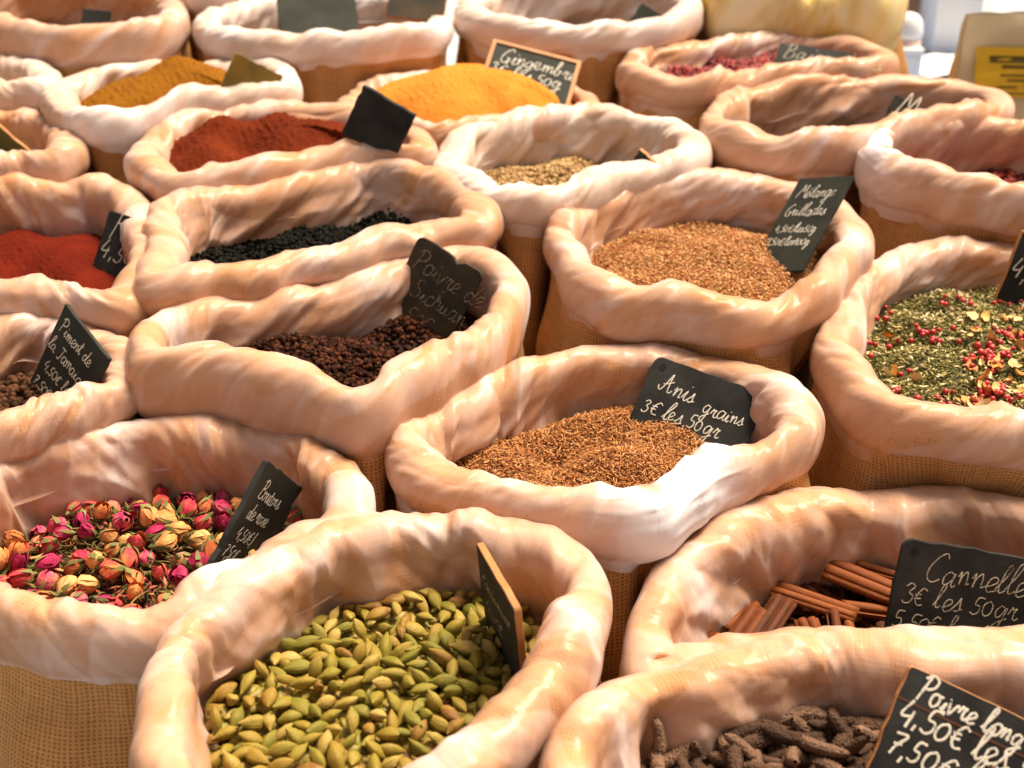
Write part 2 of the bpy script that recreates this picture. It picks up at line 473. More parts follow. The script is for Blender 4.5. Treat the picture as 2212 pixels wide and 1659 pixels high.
def rim_curve(key, P):
    rim2 = catmull_closed(P['rim'], 400)
    cx, cy = rim2.mean(0)
    d = ray(cx, cy)
    lift = P.get('lift', 0.0)
    # centre of the rim on the stall's mean slope
    t = (stall_z(0, lift) - CAM_Z) / (d[2] - STALL_SLOPE * d[1])
    c0 = d * t + np.array([0, 0, CAM_Z])
    ty = P.get('ty', 0.13)
    C = ray_plane(rim2[:, 0], rim2[:, 1], c0[2], c0[1], ty)
    N = 380 if c0[1] > 1.35 else 680
    C = resample_closed(C, N)
    A = 0.5 * np.sum(C[:, 0] * np.roll(C[:, 1], -1) - np.roll(C[:, 0], -1) * C[:, 1])
    if A < 0:
        C = C[::-1].copy()
    T = np.roll(C, -1, 0) - np.roll(C, 1, 0)
    nrm = np.stack([T[:, 1], -T[:, 0], np.zeros(N)], -1)
    nrm /= np.linalg.norm(nrm, axis=1)[:, None]
    for _ in range(6):                       # soften the normals so that tight bends stay clean
        nrm = (np.roll(nrm, 1, 0) + nrm * 2 + np.roll(nrm, -1, 0)) / 4
    nrm /= np.linalg.norm(nrm, axis=1)[:, None]
    CURVES[key] = (C, nrm, c0, ty)


def in_poly(px, py, Q):
    X, Y = Q[:, 0], Q[:, 1]
    X2, Y2 = np.roll(X, 1), np.roll(Y, 1)
    c = ((Y[None] > py[:, None]) != (Y2[None] > py[:, None])) & (px[:, None] < (X2 - X)[None] * (py[:, None] - Y[None]) / (Y2 - Y + 1e-12)[None] + X[None])
    return c.sum(1) % 2 == 1


def make_room(key):
    """sacks stand pressed together: a rim gives way where the sack in front of it stands."""
    C, nrm, c0, ty = CURVES[key]
    mv = np.zeros(len(C))
    for k2, (C2, n2, c2, t2) in CURVES.items():
        if k2 == key or c2[1] >= c0[1] or np.hypot(*(c2[:2] - c0[:2])) > 0.6: continue
        for o in (0.0, 0.01, 0.02, 0.03, 0.04, 0.05):
            p = C[:, :2] - nrm[:, :2] * o
            ins = in_poly(p[:, 0], p[:, 1], C2 + n2 * 0.014)
            mv = np.maximum(mv, np.where(ins, min(o + 0.01, 0.055), 0))
    for _ in range(8):
        mv = np.maximum(mv, 0.97 * np.maximum(np.roll(mv, 1), np.roll(mv, -1)))
    for _ in range(40):
        mv = (np.roll(mv, 1) + mv * 2 + np.roll(mv, -1)) / 4
    mv = mv * SACKS[key].get('room', 1.0)
    C = C - nrm * mv[:, None]
    C[:, 2] = c0[2] + ty * (C[:, 1] - c0[1])
    CURVES[key] = (C, nrm, c0, ty)


def squeeze(key):
    """how much the bag is pressed in by its neighbours, along its rim."""
    C, nrm, c0, ty = CURVES[key]
    sq = np.zeros(len(C))
    for k2, (C2, n2, c2, t2) in CURVES.items():
        if k2 == key or np.hypot(*(c2[:2] - c0[:2])) > 0.6: continue
        for off, wgt in ((0.0, 1.0), (0.02, 1.0), (0.045, 0.7)):
            p = C[:, :2] + nrm[:, :2] * off
            sq = np.maximum(sq, wgt * in_poly(p[:, 0], p[:, 1], C2 + n2 * 0.012))
    for _ in range(25):
        sq = (np.roll(sq, 1) + sq * 2 + np.roll(sq, -1)) / 4
    return sq


def make_sack(key, P):
    rng = np.random.default_rng(P['seed'])
    C, nrm, c0, ty = CURVES[key]
    N = len(C)
    Lp = np.linalg.norm(np.roll(C, -1, 0) - C, axis=1).sum()
    sqz = squeeze(key)[:, None]
    u = np.arange(N) / N
    wv = P.get('wave', 1.0)
    C = C + nrm * (0.0012 * wv * series(rng, 4, 13, 9, 0, 0.4)(u))[:, None]
    C[:, 2] += 0.0016 * wv * series(rng, 4, 14, 9, 0, 0.4)(u)
    cen = C.mean(0)
    front = smooth01(0.5 - nrm[:, 1] * 0.9)
    rv = P['rvb'] + (P['rvf'] - P['rvb']) * front
    rv = rv * (1 + 0.08 * series(rng, 2, 9, 8)(u))
    rh = P['rh'] * (1 + 0.07 * series(rng, 2, 9, 8)(u))
    ang = np.degrees(np.arctan2(C[:, 1] - cen[1], C[:, 0] - cen[0])) % 360
    gat = np.zeros(N)
    for (a, w, s) in P.get('gather', []):
        da = np.abs((ang - a + 180) % 360 - 180)
        gat = np.maximum(gat, s * smooth01(1.3 - da / w))
    depth = P['depth'] + 0.035
    hem = P.get('hem', 0.014)

    # profile, inner wall up, over the roll, down the outside
    nI, nR, nH, nB = (26, 44, 8, 18)
    tI = np.linspace(0, 1, nI, endpoint=False)
    phi = np.linspace(R(180), R(-48), nR)
    wall_in = 0.10 * (1 - tI)
    X = [np.outer(rh, -1.0 + 0.3 * (1 - tI) ** 2)]
    Z = [np.outer(np.ones(N), -depth * (1 - tI))]
    sqr = lambda c: np.sign(c) * np.abs(c) ** 0.82
    X.append(np.outer(rh, sqr(np.cos(phi))))
    Z.append(np.outer(rv, sqr(np.sin(phi))))
    vI = np.concatenate([tI - 1.0, np.linspace(0, 1, nR)])       # v: -1..0 inner, 0..1 roll
    x_end, z_end = X[-1][:, -1:], Z[-1][:, -1:]
    # hem of the film
    tH = np.linspace(0, 1, nH + 1)[1:]
    hlen = hem * (1 + 0.2 * series(rng, 1, 4, 8)(u))[:, None]
    hlen = np.maximum(hlen * (1 - 0.9 * sqz), 0.002)
    flare = 0.0009 * series(rng, 5, 18, 12)(u)[:, None]
    XH = x_end * (1 + 0.02 * tH) + flare * tH ** 2 - 0.004 * tH - sqz * 0.030 * tH
    ZH = z_end - hlen * tH
    # burlap body
    tB = np.linspace(0, 1, nB + 1)[1:]
    sq = smooth01(tB * 3.2)
    free = x_end * 0.86 * (1 - sq) + (0.016 + 0.012 * np.sin(np.pi * np.clip(tB, 0, 1)) - 0.01 * tB ** 3) * sq
    tight = x_end * 0.80 * (1 - sq) + (-0.028 - 0.012 * tB) * sq
    XB = free * (1 - sqz) + tight * sqz
    body_h = (SACK_H - 0.02)
    ZB = z_end - tB * body_h

    # folds of the cloth, shared by film and burlap
    Vg = vI[None, :] * np.ones((N, 1))
    Ug = u[:, None] * np.ones((1, len(vI)))
    skew = 2.2
    f1 = series(rng, 3, 8, 8, skew, 0.5)(Ug, Vg)
    inner_w = smooth01(0.45 - Vg * 1.3) * smooth01((Vg + 1.0) * 2.0 + 0.25)
    f3 = series(rng, 8, 20, 12, 3.0, 0.3)(Ug, Vg)

    K1 = int(P.get('pleats', rng.integers(19, 26)))
    lean = P.get('lean', rng.choice([1.0, 1.0, 1.0, -1.0]) * rng.uniform(0.9, 1.5))

    def facets(K, ln, rows, warp, v0=0.0):
        """crumpled sheet: flat triangles between random heights, periodic along the rim."""
        w1 = warp * series(rng, 2, 7, 7, 1.5)(Ug, Vg); w2 = warp * series(rng, 2, 7, 7, 1.5)(Ug, Vg)
        a = K * Ug + ln * Vg + w1
        b_ = rows * (Vg + 1.3 + v0) + 0.6 * w2
        i = np.floor(a).astype(int); j = np.floor(b_).astype(int)
        x, y = a - i, b_ - j
        Hh = rng.uniform(-1, 1, (K, int(rows * 3.5) + 6))
        g = lambda p, q: Hh[p % K, np.clip(q + 1, 0, Hh.shape[1] - 1)]
        h00, h10, h01, h11 = g(i, j), g(i + 1, j), g(i, j + 1), g(i + 1, j + 1)
        lo = h00 + (h10 - h00) * x + (h01 - h00) * y
        hi = h11 + (h01 - h11) * (1 - x) + (h10 - h11) * (1 - y)
        low = x + y < 1
        Tn = rng.uniform(0, 1, (K, Hh.shape[1], 2))
        q_ = np.clip(j + 1, 0, Hh.shape[1] - 1)
        tone = np.where(low, Tn[i % K, q_, 0], Tn[i % K, q_, 1])
        return np.where(low, lo, hi), tone

    h1, t1 = facets(K1, lean * 1.4, 1.5, 0.5)
    h2, t2 = facets(K1 * 2 + 9, lean * 2.2, 3.6, 0.6)
    h3, t3 = facets(K1 * 5, lean * 3.5, 9.0, 0.8)
    fa = P.get('fold', 1.0)
    vw = smooth01(1.35 - np.maximum(0, Vg) * 1.3)          # fade towards the hem
    D = fa * (0.0020 * f1 * inner_w + 0.0008 * f1 + (0.0088 * h1 + 0.0044 * h2) * vw * (0.52 + 0.58 * inner_w) + 0.0003 * f3)
    # film creases: sharp, local
    mask = smooth01(series(rng, 2, 8, 8, 1.0)(Ug, Vg) * 0.8 + 0.2)
    c1 = series(rng, 6, 18, 10, 5.0, 0.2)(Ug, Vg)
    c2 = series(rng, 14, 36, 12, 8.0, 0.2)(Ug, Vg)
    cg = series(rng, 2, 5, 9, 16.0, 0.2)(Ug, Vg)
    e1 = np.maximum(0, 1 - np.abs(c1) * 13); e2 = np.maximum(0, 1 - np.abs(c2) * 11); eg = np.maximum(0, 1 - np.abs(cg) * 2.2)
    gv = gat[:, None] * smooth01((Vg - 0.05 - 0.2 * f3) * 4)
    hf = smooth01(2.4 - 2.4 * np.maximum(0, Vg))
    h4, t4 = facets(K1 * 4 + 3, lean * 6.0, 1.3, 0.9)
    film_extra = 0.0021 + 0.0015 * hf * h3 * (0.3 + 0.7 * mask) + 0.0017 * hf * h4 * (0.25 + 0.75 * mask) + gv * (0.0025 + 0.0022 * eg)
    film_extra = np.maximum(film_extra, 0.0007)
    crest = np.maximum(0, h1 + 0.4 * h2 - 0.5)
    white = P.get('white', 0)
    gather = 0.25 * np.clip(h4 - 0.45, 0, 1) * mask + gv * (0.95 + 0.4 * eg) + 0.55 * crest + white * 0.12  # gathered film, plus crests and far rims whitened as painted sheen
    gather = gather + 0.30 * np.clip(series(rng, 2, 9, 9, 1.5)(Ug, Vg) - 0.7, 0, 1)

    ends = lambda A: np.concatenate([A, np.repeat(A[:, -1:], nH, 1)], 1)
    lifted = 0.45 * t1 + 0.20 * t2 + 0.08 * t3 + 0.16 * t4 + 0.25 * np.clip(0.5 + 0.5 * h1, 0, 1) * smooth01(0.5 + 0.5 * series(rng, 2, 6, 6, 1.0)(Ug, Vg))  # whiter where film lifts; random facet tones paint in fold shading and highlights
    lifted = (np.roll(lifted, 1, 0) + 2 * lifted + np.roll(lifted, -1, 0)) / 4
    lifted = ends(lifted)

    def assemble(Xp, Zp, off):
        dx = np.gradient(Xp, axis=1); dz = np.gradient(Zp, axis=1)
        ln = np.sqrt(dx ** 2 + dz ** 2) + 1e-9
        nx, nz = -dz / ln, dx / ln            # outward for this direction of travel
        Xo = Xp + nx * off; Zo = Zp + nz * off
        Pn = C[:, None, :] + nrm[:, None, :] * Xo[..., None]
        Pn[..., 2] += Zo
        cum = np.concatenate([np.zeros((N, 1)), np.cumsum(np.sqrt(np.diff(Xp, axis=1) ** 2 + np.diff(Zp, axis=1) ** 2), 1)], 1)
        return Pn, cum

    Xc, Zc = np.concatenate(X, 1), np.concatenate(Z, 1)
    # ---- burlap bag
    bodyfold = 0.006 * series(rng, 3, 9, 8, 0.6)(u)[:, None] * np.sin(np.pi * np.minimum(tB * 1.2, 1))[None, :]
    lowrough = 0.0015 * series(rng, 10, 30, 10, 4)(u[:, None] * np.ones((1, nB)), tB[None, :] * np.ones((N, 1)))
    Db = np.concatenate([D, bodyfold + lowrough], 1)
    PB, cumB = assemble(np.concatenate([Xc, XB], 1), np.concatenate([Zc, ZB], 1), -(-Db))
    bot_c = PB[:, -1].mean(0)
    origin = np.array([cen[0], cen[1], bot_c[2]])
    loc = tuple(float(q) for q in origin)
    root = empty('spice_sack', loc)
    tag(root, P['label'], 'sack', 'open spice sacks on the stall')
    n_, m_ = PB.shape[:2]
    V = (PB - origin).reshape(-1, 3)
    F = grid_faces(n_, m_)
    U = np.linspace(0, Lp, N + 1)
    uv = grid_uv(n_, m_, U, cumB)
    # closed bottom
    V = np.concatenate([V, [[0, 0, 0]]])
    ci = len(V) - 1
    i = np.arange(N); last = m_ - 1
    bf = np.stack([i * m_ + last, ((i + 1) % N) * m_ + last, np.full(N, ci), np.full(N, -1)], -1)
    F = np.concatenate([F, bf])
    uvb = np.zeros((N * 3, 2))
    F = F.copy()
    q = F[:, 3] >= 0
    F[q] = F[q][:, ::-1]
    uv = uv.reshape(-1, 4, 2)[:, ::-1].reshape(-1, 2)
    me = mesh_np('burlap_bag', V, F, [M['burlap']], uv=np.concatenate([uv, uvb]))
    mesh_obj('burlap_bag', me, root)
    # ---- plastic liner
    De = np.concatenate([D + film_extra, np.repeat((D + film_extra)[:, -1:], nH, 1)], 1)
    PF, cumF = assemble(np.concatenate([Xc, XH], 1), np.concatenate([Zc, ZH], 1), De)
    gather = np.concatenate([gather, np.repeat(gather[:, -1:] + 0.1, nH, 1)], 1)
    n_, m_ = PF.shape[:2]
    me = mesh_np('plastic_liner', (PF - origin).reshape(-1, 3), grid_faces(n_, m_)[:, ::-1], [M[P.get('film', 'film')]],
                 uv=grid_uv(n_, m_, U, cumF).reshape(-1, 4, 2)[:, ::-1].reshape(-1, 2), attrs={'gather': gather.reshape(-1), 'lifted': lifted.reshape(-1)})
    mesh_obj('plastic_liner', me, root)
    INFO[key] = dict(C=C, nrm=nrm, cen=cen, rh=rh, c0=c0, ty=ty, depth=P['depth'], mound=P['mound'], origin=origin, rng=rng)


for k_, p_ in SACKS.items():
    rim_curve(k_, p_)
for k_ in sorted(SACKS, key=lambda q: CURVES[q][2][1]):
    make_room(k_)
for k_, p_ in SACKS.items():
    make_sack(k_, p_)


def rim_z(key, Y):
    I = INFO[key]
    return I['c0'][2] + I['ty'] * (np.asarray(Y) - I['c0'][1])


def heap_field(key, amp=0.004, scale=0.07, seed=0, pits=()):
    """height of the contents at (x, y), and a map from (rho, theta-index) to (x, y)."""
    I = INFO[key]
    nf = noise2(np.random.default_rng(100 + seed), scale)
    C, nr, rh, cen = I['C'], I['nrm'], I['rh'], I['cen']
    edge = C[:, :2] - nr[:, :2] * (rh * 0.72)[:, None]
    def xy(rho, ti):
        e = edge[np.asarray(ti).astype(int) % len(edge)]
        return cen[:2] + (e - cen[:2]) * np.asarray(rho)[..., None]
    def z(x, y, rho):
        h = rim_z(key, y) - I['depth'] + I['mound'] * (1 - np.asarray(rho) ** 2.6) + amp * nf(x, y)
        for (px, py, rad, dp) in pits:
            dd = ((x - cen[0] - px) ** 2 + (y - cen[1] - py) ** 2) / rad ** 2
            h = h + dp * np.exp(-dd)
        return h
    return xy, z


def heap_mesh(name, key, mat, label, cat, field, grain=0.0, nr=90, nt=320, gseed=3):
    """a heap as one closed-over surface."""
    xy, z = field
    N = len(INFO[key]['C'])
    rho = np.linspace(0, 1.06, nr) ** 0.8
    ti = (np.arange(nt) * N / nt).astype(int)
    RH, TI = np.meshgrid(rho, ti)
    p = xy(RH, TI)
    x, y = p[..., 0], p[..., 1]
    zz = z(x, y, RH)
    if grain:
        g1 = noise2(np.random.default_rng(gseed), 0.012, 14)(x, y)
        g2 = noise2(np.random.default_rng(gseed + 1), 0.005, 14)(x, y)
        zz = zz + 0.8 * grain * (np.maximum(g1, 0) + 0.5 * g2)
    o = INFO[key]['cen']
    base = np.array([o[0], o[1], float(zz.min())])
    V = np.stack([x, y, zz], -1) - base
    me = mesh_np(name, V.reshape(-1, 3), grid_faces(nt, nr), mat if isinstance(mat, list) else [mat])
    ob = mesh_obj(name, me)
    ob.location = base
    tag(ob, label, cat, kind='stuff')
    return ob


# ------------------------------------------------------------------ loose pieces
def rot_mats(rng, n, pitch=0.35, yaw=None):
    """random rotations: local x axis lies near the ground plane."""
    yw = rng.uniform(0, 2 * np.pi, n) if yaw is None else yaw
    pt = rng.normal(0, pitch, n)
    rl = rng.uniform(0, 2 * np.pi, n)
    cy, sy, cp, sp, cr, sr = np.cos(yw), np.sin(yw), np.cos(pt), np.sin(pt), np.cos(rl), np.sin(rl)
    Rz = np.zeros((n, 3, 3)); Rz[:, 0, 0] = cy; Rz[:, 0, 1] = -sy; Rz[:, 1, 0] = sy; Rz[:, 1, 1] = cy; Rz[:, 2, 2] = 1
    Ry = np.zeros((n, 3, 3)); Ry[:, 0, 0] = cp; Ry[:, 0, 2] = sp; Ry[:, 1, 1] = 1; Ry[:, 2, 0] = -sp; Ry[:, 2, 2] = cp
    Rx = np.zeros((n, 3, 3)); Rx[:, 0, 0] = 1; Rx[:, 1, 1] = cr; Rx[:, 1, 2] = -sr; Rx[:, 2, 1] = sr; Rx[:, 2, 2] = cr
    return Rz @ Ry @ Rx


def scatter(field, key, n, rng, rmax=0.99, zoff=(0.0, 0.004)):
    xy, z = field
    rho = np.sqrt(rng.uniform(0, rmax ** 2, n))
    ti = rng.integers(0, len(INFO[key]['C']), n)
    p = xy(rho, ti)
    zz = z(p[:, 0], p[:, 1], rho) + rng.uniform(zoff[0], zoff[1], n)
    return np.stack([p[:, 0], p[:, 1], zz], -1)


def spaced(pts, dmin, rng, limit=None):
    """keep points that stay dmin apart."""
    cell = {}
    keep = []
    for i, p in enumerate(pts):
        g = (int(p[0] // dmin), int(p[1] // dmin))
        ok = True
        for a in (-1, 0, 1):
            for b in (-1, 0, 1):
                for j in cell.get((g[0] + a, g[1] + b), ()):
                    if np.hypot(*(pts[j, :2] - p[:2])) < dmin:
                        ok = False
                        break
                if not ok: break
            if not ok: break
        if ok:
            cell.setdefault(g, []).append(i)
            keep.append(i)
            if limit and len(keep) >= limit: break
    return pts[keep]


def merge_pieces(templates, pos, Rm, scl, tint, rng):
    """many copies of small templates in one vertex/face array."""
    Vs, Fs, Ts = [], [], []
    off = 0
    which = rng.integers(0, len(templates), len(pos))
    for k, (tv, tf) in enumerate(templates):
        sel = np.where(which == k)[0]
        if not len(sel): continue
        v = np.einsum('nij,vj->nvi', Rm[sel], tv) * scl[sel][:, None, None] + pos[sel][:, None, :]
        nv = len(tv)
        f = np.where(tf[None] >= 0, tf[None] + (np.arange(len(sel)) * nv)[:, None, None] + off, -1)
        Vs.append(v.reshape(-1, 3)); Fs.append(f.reshape(-1, 4)); Ts.append(np.repeat(tint[sel], nv))
        off += nv * len(sel)
    return np.concatenate(Vs), np.concatenate(Fs), np.concatenate(Ts)


def add_heap_of(name, key, templates, pos, Rm, scl, tint, mats, label, cat, rng, bed=None):
    V, F, T = merge_pieces(templates, pos, Rm, scl, tint, rng)
    mi = np.zeros(len(F), int)
    if bed is not None:           # a bed surface under the pieces, same object
        bv, bf = bed
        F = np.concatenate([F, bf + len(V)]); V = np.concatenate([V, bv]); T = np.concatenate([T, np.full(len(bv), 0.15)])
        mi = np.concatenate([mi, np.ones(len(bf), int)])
    base = np.array([INFO[key]['cen'][0], INFO[key]['cen'][1], float(V[:, 2].min())])
    me = mesh_np(name, V - base, F, mats, attrs={'tint': T}, mat_idx=mi)
    ob = mesh_obj(name, me)
    ob.location = base
    tag(ob, label, cat, kind='stuff')
    return ob


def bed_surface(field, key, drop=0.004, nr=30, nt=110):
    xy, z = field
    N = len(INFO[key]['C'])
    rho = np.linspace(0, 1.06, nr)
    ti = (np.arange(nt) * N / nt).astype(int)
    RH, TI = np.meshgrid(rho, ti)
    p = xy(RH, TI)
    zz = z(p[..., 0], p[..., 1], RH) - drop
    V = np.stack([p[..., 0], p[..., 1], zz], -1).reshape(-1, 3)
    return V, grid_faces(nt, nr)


def lathe(prof, seg, lobes=0, lob=0.0, bend=0.0, rng=None, jit=0.0):
    """spindle along x from profile [(x, r)]; optional lobes across and a bend."""
    prof = np.asarray(prof, float)
    a = np.linspace(0, 2 * np.pi, seg, endpoint=False)
    rr = prof[:, 1][None, :] * (1 + lob * np.cos(lobes * a))[:, None]
    if rng is not None and jit:
        rr = rr * (1 + rng.normal(0, jit, rr.shape))
    x = np.repeat(prof[:, 0][None, :], seg, 0)
    L = max(1e-6, np.abs(prof[:, 0]).max())
    y = rr * np.cos(a)[:, None]
    z = rr * np.sin(a)[:, None] + bend * (x / L) ** 2 * L
    V = np.stack([x, y, z], -1).reshape(-1, 3)
    F = grid_faces(seg, len(prof))
    return V, F


def pod_templates(rng, n, L=0.0104, W=0.0044, seg=9, m=9, lobes=3):
    out = []
    for k in range(n):
        t = np.linspace(0, 1, m)
        skew = rng.uniform(0.85, 1.25)
        r = W * rng.uniform(0.82, 1.15) * np.sin(np.pi * t ** skew) ** 0.75
        r[0] = 0.0003; r[-1] = 0.0004
        x = (t - 0.5) * 2 * L * rng.uniform(0.85, 1.12)
        x[0] -= 0.001
        out.append(lathe(np.stack([x, r], -1), seg, lobes, 0.14, rng.uniform(-0.12, 0.12), rng, 0.03))
    return out


def ball_templates(rng, n, r=0.002, seg=7, m=5, jit=0.12):
    out = []
    for k in range(n):
        t = np.linspace(0, np.pi, m)
        rr = r * np.sin(t); rr[0] = rr[-1] = r * 0.02
        out.append(lathe(np.stack([-r * np.cos(t), rr], -1), seg, 0, 0, 0, rng, jit))
    return out


def flake_templates(rng, n, L=0.003, W=0.001, T=0.0004):
    out = []
    for k in range(n):
        l, w, t = L * rng.uniform(0.6, 1.4), W * rng.uniform(0.6, 1.4), T
        b = rng.uniform(-0.3, 0.3) * l
        V = np.array([[-l, 0, b], [-l * .3, w, t], [-l * .3, -w, t], [l * .4, w * .9, t * .6], [l * .4, -w * .8, t * .6], [l, 0, b], [-l * .2, 0, -t], [l * .3, 0, -t]])
        F = np.array([[0, 2, 1, -1], [1, 2, 4, 3], [3, 4, 5, -1], [0, 1, 6, -1], [0, 6, 2, -1], [1, 3, 7, 6], [2, 6, 7, 4], [3, 5, 7, -1], [4, 7, 5, -1]])
        out.append((V, F))
    return out


dark_bed = mat_plain('spice_dust_shadowed_bed', (0.06, 0.035, 0.018), 0.95)  # bed colour darkened to paint the shade between loose pieces

# --- cardamom
rng = np.random.default_rng(11)
fc = heap_field('cardamom', 0.003, 0.10, 1)
pod_stops = [(0.0, (0.15, 0.065, 0.014)), (0.10, (0.22, 0.135, 0.02)), (0.42, (0.19, 0.145, 0.016)), (0.62, (0.13, 0.12, 0.014)), (0.8, (0.22, 0.16, 0.024)), (1.0, (0.33, 0.23, 0.06))]
pod_stops = [(p, tuple(c * 1.22 for c in cc)) for p, cc in pod_stops]
M['pod'] = mat_tint('cardamom_pod_skin', pod_stops, 0.6, 'obj', 0.3, 0.5, 500, 120)
nt_ = M['pod'].node_tree
bn_ = [q for q in nt_.nodes if q.type == 'BUMP'][0]
tc_ = [q for q in nt_.nodes if q.type == 'TEX_COORD'][0]
mp_ = nt_.nodes.new('ShaderNodeMapping'); mp_.inputs['Scale'].default_value = (60, 1100, 1100)
wv_ = nt_.nodes.new('ShaderNodeTexNoise'); wv_.inputs['Scale'].default_value = 1.0; wv_.inputs['Detail'].default_value = 3
nt_.links.new(tc_.outputs['Object'], mp_.inputs['Vector']); nt_.links.new(mp_.outputs[0], wv_.inputs['Vector'])
nt_.links.new(wv_.outputs['Fac'], bn_.inputs['Height']); bn_.inputs['Strength'].default_value = 0.8
M['pod_heap'] = mat_tint('cardamom_heap_skin', pod_stops, 0.5, 'attr', 0.4, 0.5, 500, 120)
bed_pod = mat_plain('cardamom_bed', (0.025, 0.02, 0.006), 0.95)  # near-black underlayer, paints the dark gaps between pods
tpl = pod_templates(rng, 6)
n = 1500
pos = scatter(fc, 'cardamom', n, rng, 0.99, (-0.013, -0.005))
add_heap_of('cardamom_heap', 'cardamom', tpl, pos, rot_mats(rng, n, 0.3), rng.uniform(0.8, 1.15, n), rng.uniform(0, 1, n), [M['pod_heap'], bed_pod],
            'mass of smaller cardamom pods filling the front sack', 'spice heap', rng, bed_surface(fc, 'cardamom', 0.016))
cand = scatter(fc, 'cardamom', 9000, rng, 0.96, (0.001, 0.006))
# the pods one can see in the frame
dv = (cand - np.array([0, 0, CAM_Z]))
px = 1106 + FPX * dv[:, 0] / (dv[:, 1] * CP - dv[:, 2] * SP)
py = 829.5 - FPX * (dv[:, 1] * SP + dv[:, 2] * CP) / (dv[:, 1] * CP - dv[:, 2] * SP)
cand = cand[(py < 1690) & (px > 380) & (px < 1230)]
top = spaced(cand, 0.0103, rng, 300)
pod_me = []
for (v, f) in pod_templates(rng, 10, seg=12, m=13):
    pod_me.append(mesh_np('cardamom_pod', v, f, [M['pod']]))
RM = rot_mats(rng, len(top), 0.42)
proto = None
for i, p in enumerate(top):
    if proto is None:
        o = proto = mesh_obj('cardamom_pod', pod_me[0])
        tag(o, 'plump dried green cardamom pod in the heap of the front sack', 'cardamom pod', 'cardamom pods in the front sack')
    else:
        o = proto.copy(); link(o); o.data = pod_me[i % len(pod_me)]
    o.matrix_world = Matrix.Translation(p) @ Matrix(RM[i].tolist()).to_4x4() @ Matrix.Scale(float(rng.uniform(0.85, 1.2)), 4)

# --- rosebuds
rng = np.random.default_rng(12)
fr_ = heap_field('rose', 0.004, 0.09, 2)
rose_sets = {
  'magenta': ([(0.0, (0.17, 0.010, 0.030)), (0.4, (0.36, 0.020, 0.085)), (0.7, (0.50, 0.09, 0.14)), (1.0, (0.54, 0.20, 0.11))], 'magenta dried rosebud in the heap beside the rosebud slate', 'magenta rosebuds'),
  'peach': ([(0.0, (0.40, 0.025, 0.055)), (0.35, (0.50, 0.09, 0.06)), (0.65, (0.56, 0.19, 0.055)), (1.0, (0.62, 0.30, 0.12))], 'peach orange dried rosebud in the heap beside the rosebud slate', 'peach rosebuds'),
  'faded': ([(0.0, (0.26, 0.06, 0.02)), (0.5, (0.42, 0.17, 0.05)), (1.0, (0.58, 0.36, 0.14))], 'faded tan dried rosebud in the heap beside the rosebud slate', 'faded tan rosebuds'),
}
M['calyx'] = mat_tint('rose_calyx_green', [(0.0, (0.07, 0.085, 0.02)), (1.0, (0.20, 0.20, 0.06))], 0.7, 'obj')


def rosebud_petals(rng, L=0.0094, W=0.0068):
    """overlapping petal shells wrapped round an egg, along +x."""
    Vs, Fs = [], []
    off = 0
    t = np.linspace(0, 1, 9)
    r = W * 0.82 * np.sin(np.pi * np.clip(t * 0.93 + 0.03, 0, 1)) ** 0.62
    v, f = lathe(np.stack([(t - 0.4) * 2 * L * 0.92, r], -1), 10)
    Vs.append(v); Fs.append(f); off += len(v)
    for k in range(6):
        a0 = k * 2.4 + rng.uniform(-.3, .3)
        half = rng.uniform(0.75, 1.05)
        nu, nv = 8, 9
        uu = np.linspace(-1, 1, nu)[:, None] * np.ones((1, nv))
        tt = np.linspace(0.02, 1, nv)[None, :] * np.ones((nu, 1))
        tip = 1 - 0.28 * uu ** 2 + rng.normal(0, .03)
        ttt = tt * tip
        rad = W * (1.0 + 0.06 * k / 6) * np.sin(np.pi * np.clip(ttt * 0.86 + 0.03, 0, 1)) ** 0.6 + 0.0006 + 0.0012 * uu ** 2 * tt
        open_ = rng.uniform(-0.05, 0.28)
        rad = rad + W * open_ * np.clip(tt - 0.55, 0, 1) ** 1.5
        aa = a0 + uu * half * (1 - 0.25 * tt)
        x = (ttt - 0.4) * 2 * L * rng.uniform(0.92, 1.05)
        v = np.stack([x, rad * np.cos(aa), rad * np.sin(aa)], -1).reshape(-1, 3) + rng.normal(0, 0.00012, (nu * nv, 3))
        Vs.append(v); Fs.append(grid_faces(nu, nv, False) + off); off += len(v)
    return np.concatenate(Vs), np.concatenate(Fs)


def rosebud_calyx(rng, L=0.0094, W=0.0068):
    Vs, Fs = [], []
    off = 0
    v, f = lathe([(-1.25 * L, .0005), (-1.15 * L, .0011), (-0.95 * L, .0022), (-0.72 * L, .0032), (-.6 * L, .0030)], 8)
    Vs.append(v); Fs.append(f); off += len(v)
    v, f = lathe([(-1.25 * L - rng.uniform(.002, .007), .0006), (-1.2 * L, .0007)], 6)
    Vs.append(v); Fs.append(f); off += len(v)
    for k in range(4):
        a0 = k * 1.57 + rng.uniform(-.3, .3)
        n = 7
        t = np.linspace(0, 1, n)
        ln = rng.uniform(0.9, 1.5) * L
        w = 0.0016 * (1 - t) ** 0.7 * (0.5 + 1.0 * np.sin(np.pi * np.clip(t + .25, 0, 1)))
        flare = rng.uniform(0.0, 0.004)
        rad = W * 1.12 * np.sin(np.pi * np.clip(t * 0.55 + .12, 0, 1)) ** 0.6 + 0.0009 + flare * t ** 2
        x = -0.8 * L + ln * t
        cdir = np.array([0, math.cos(a0), math.sin(a0)]); sdir = np.array([0, -math.sin(a0), math.cos(a0)])
        c = np.outer(x, [1, 0, 0]) + np.outer(rad, cdir)
        v = np.stack([c - np.outer(w, sdir), c + np.outer(w, sdir)], 1).reshape(-1, 3)
        fa = np.array([[2 * i, 2 * i + 1, 2 * i + 3, 2 * i + 2] for i in range(n - 1)]) + off
        Vs.append(v); Fs.append(fa); off += len(v)
    return np.concatenate(Vs), np.concatenate(Fs)


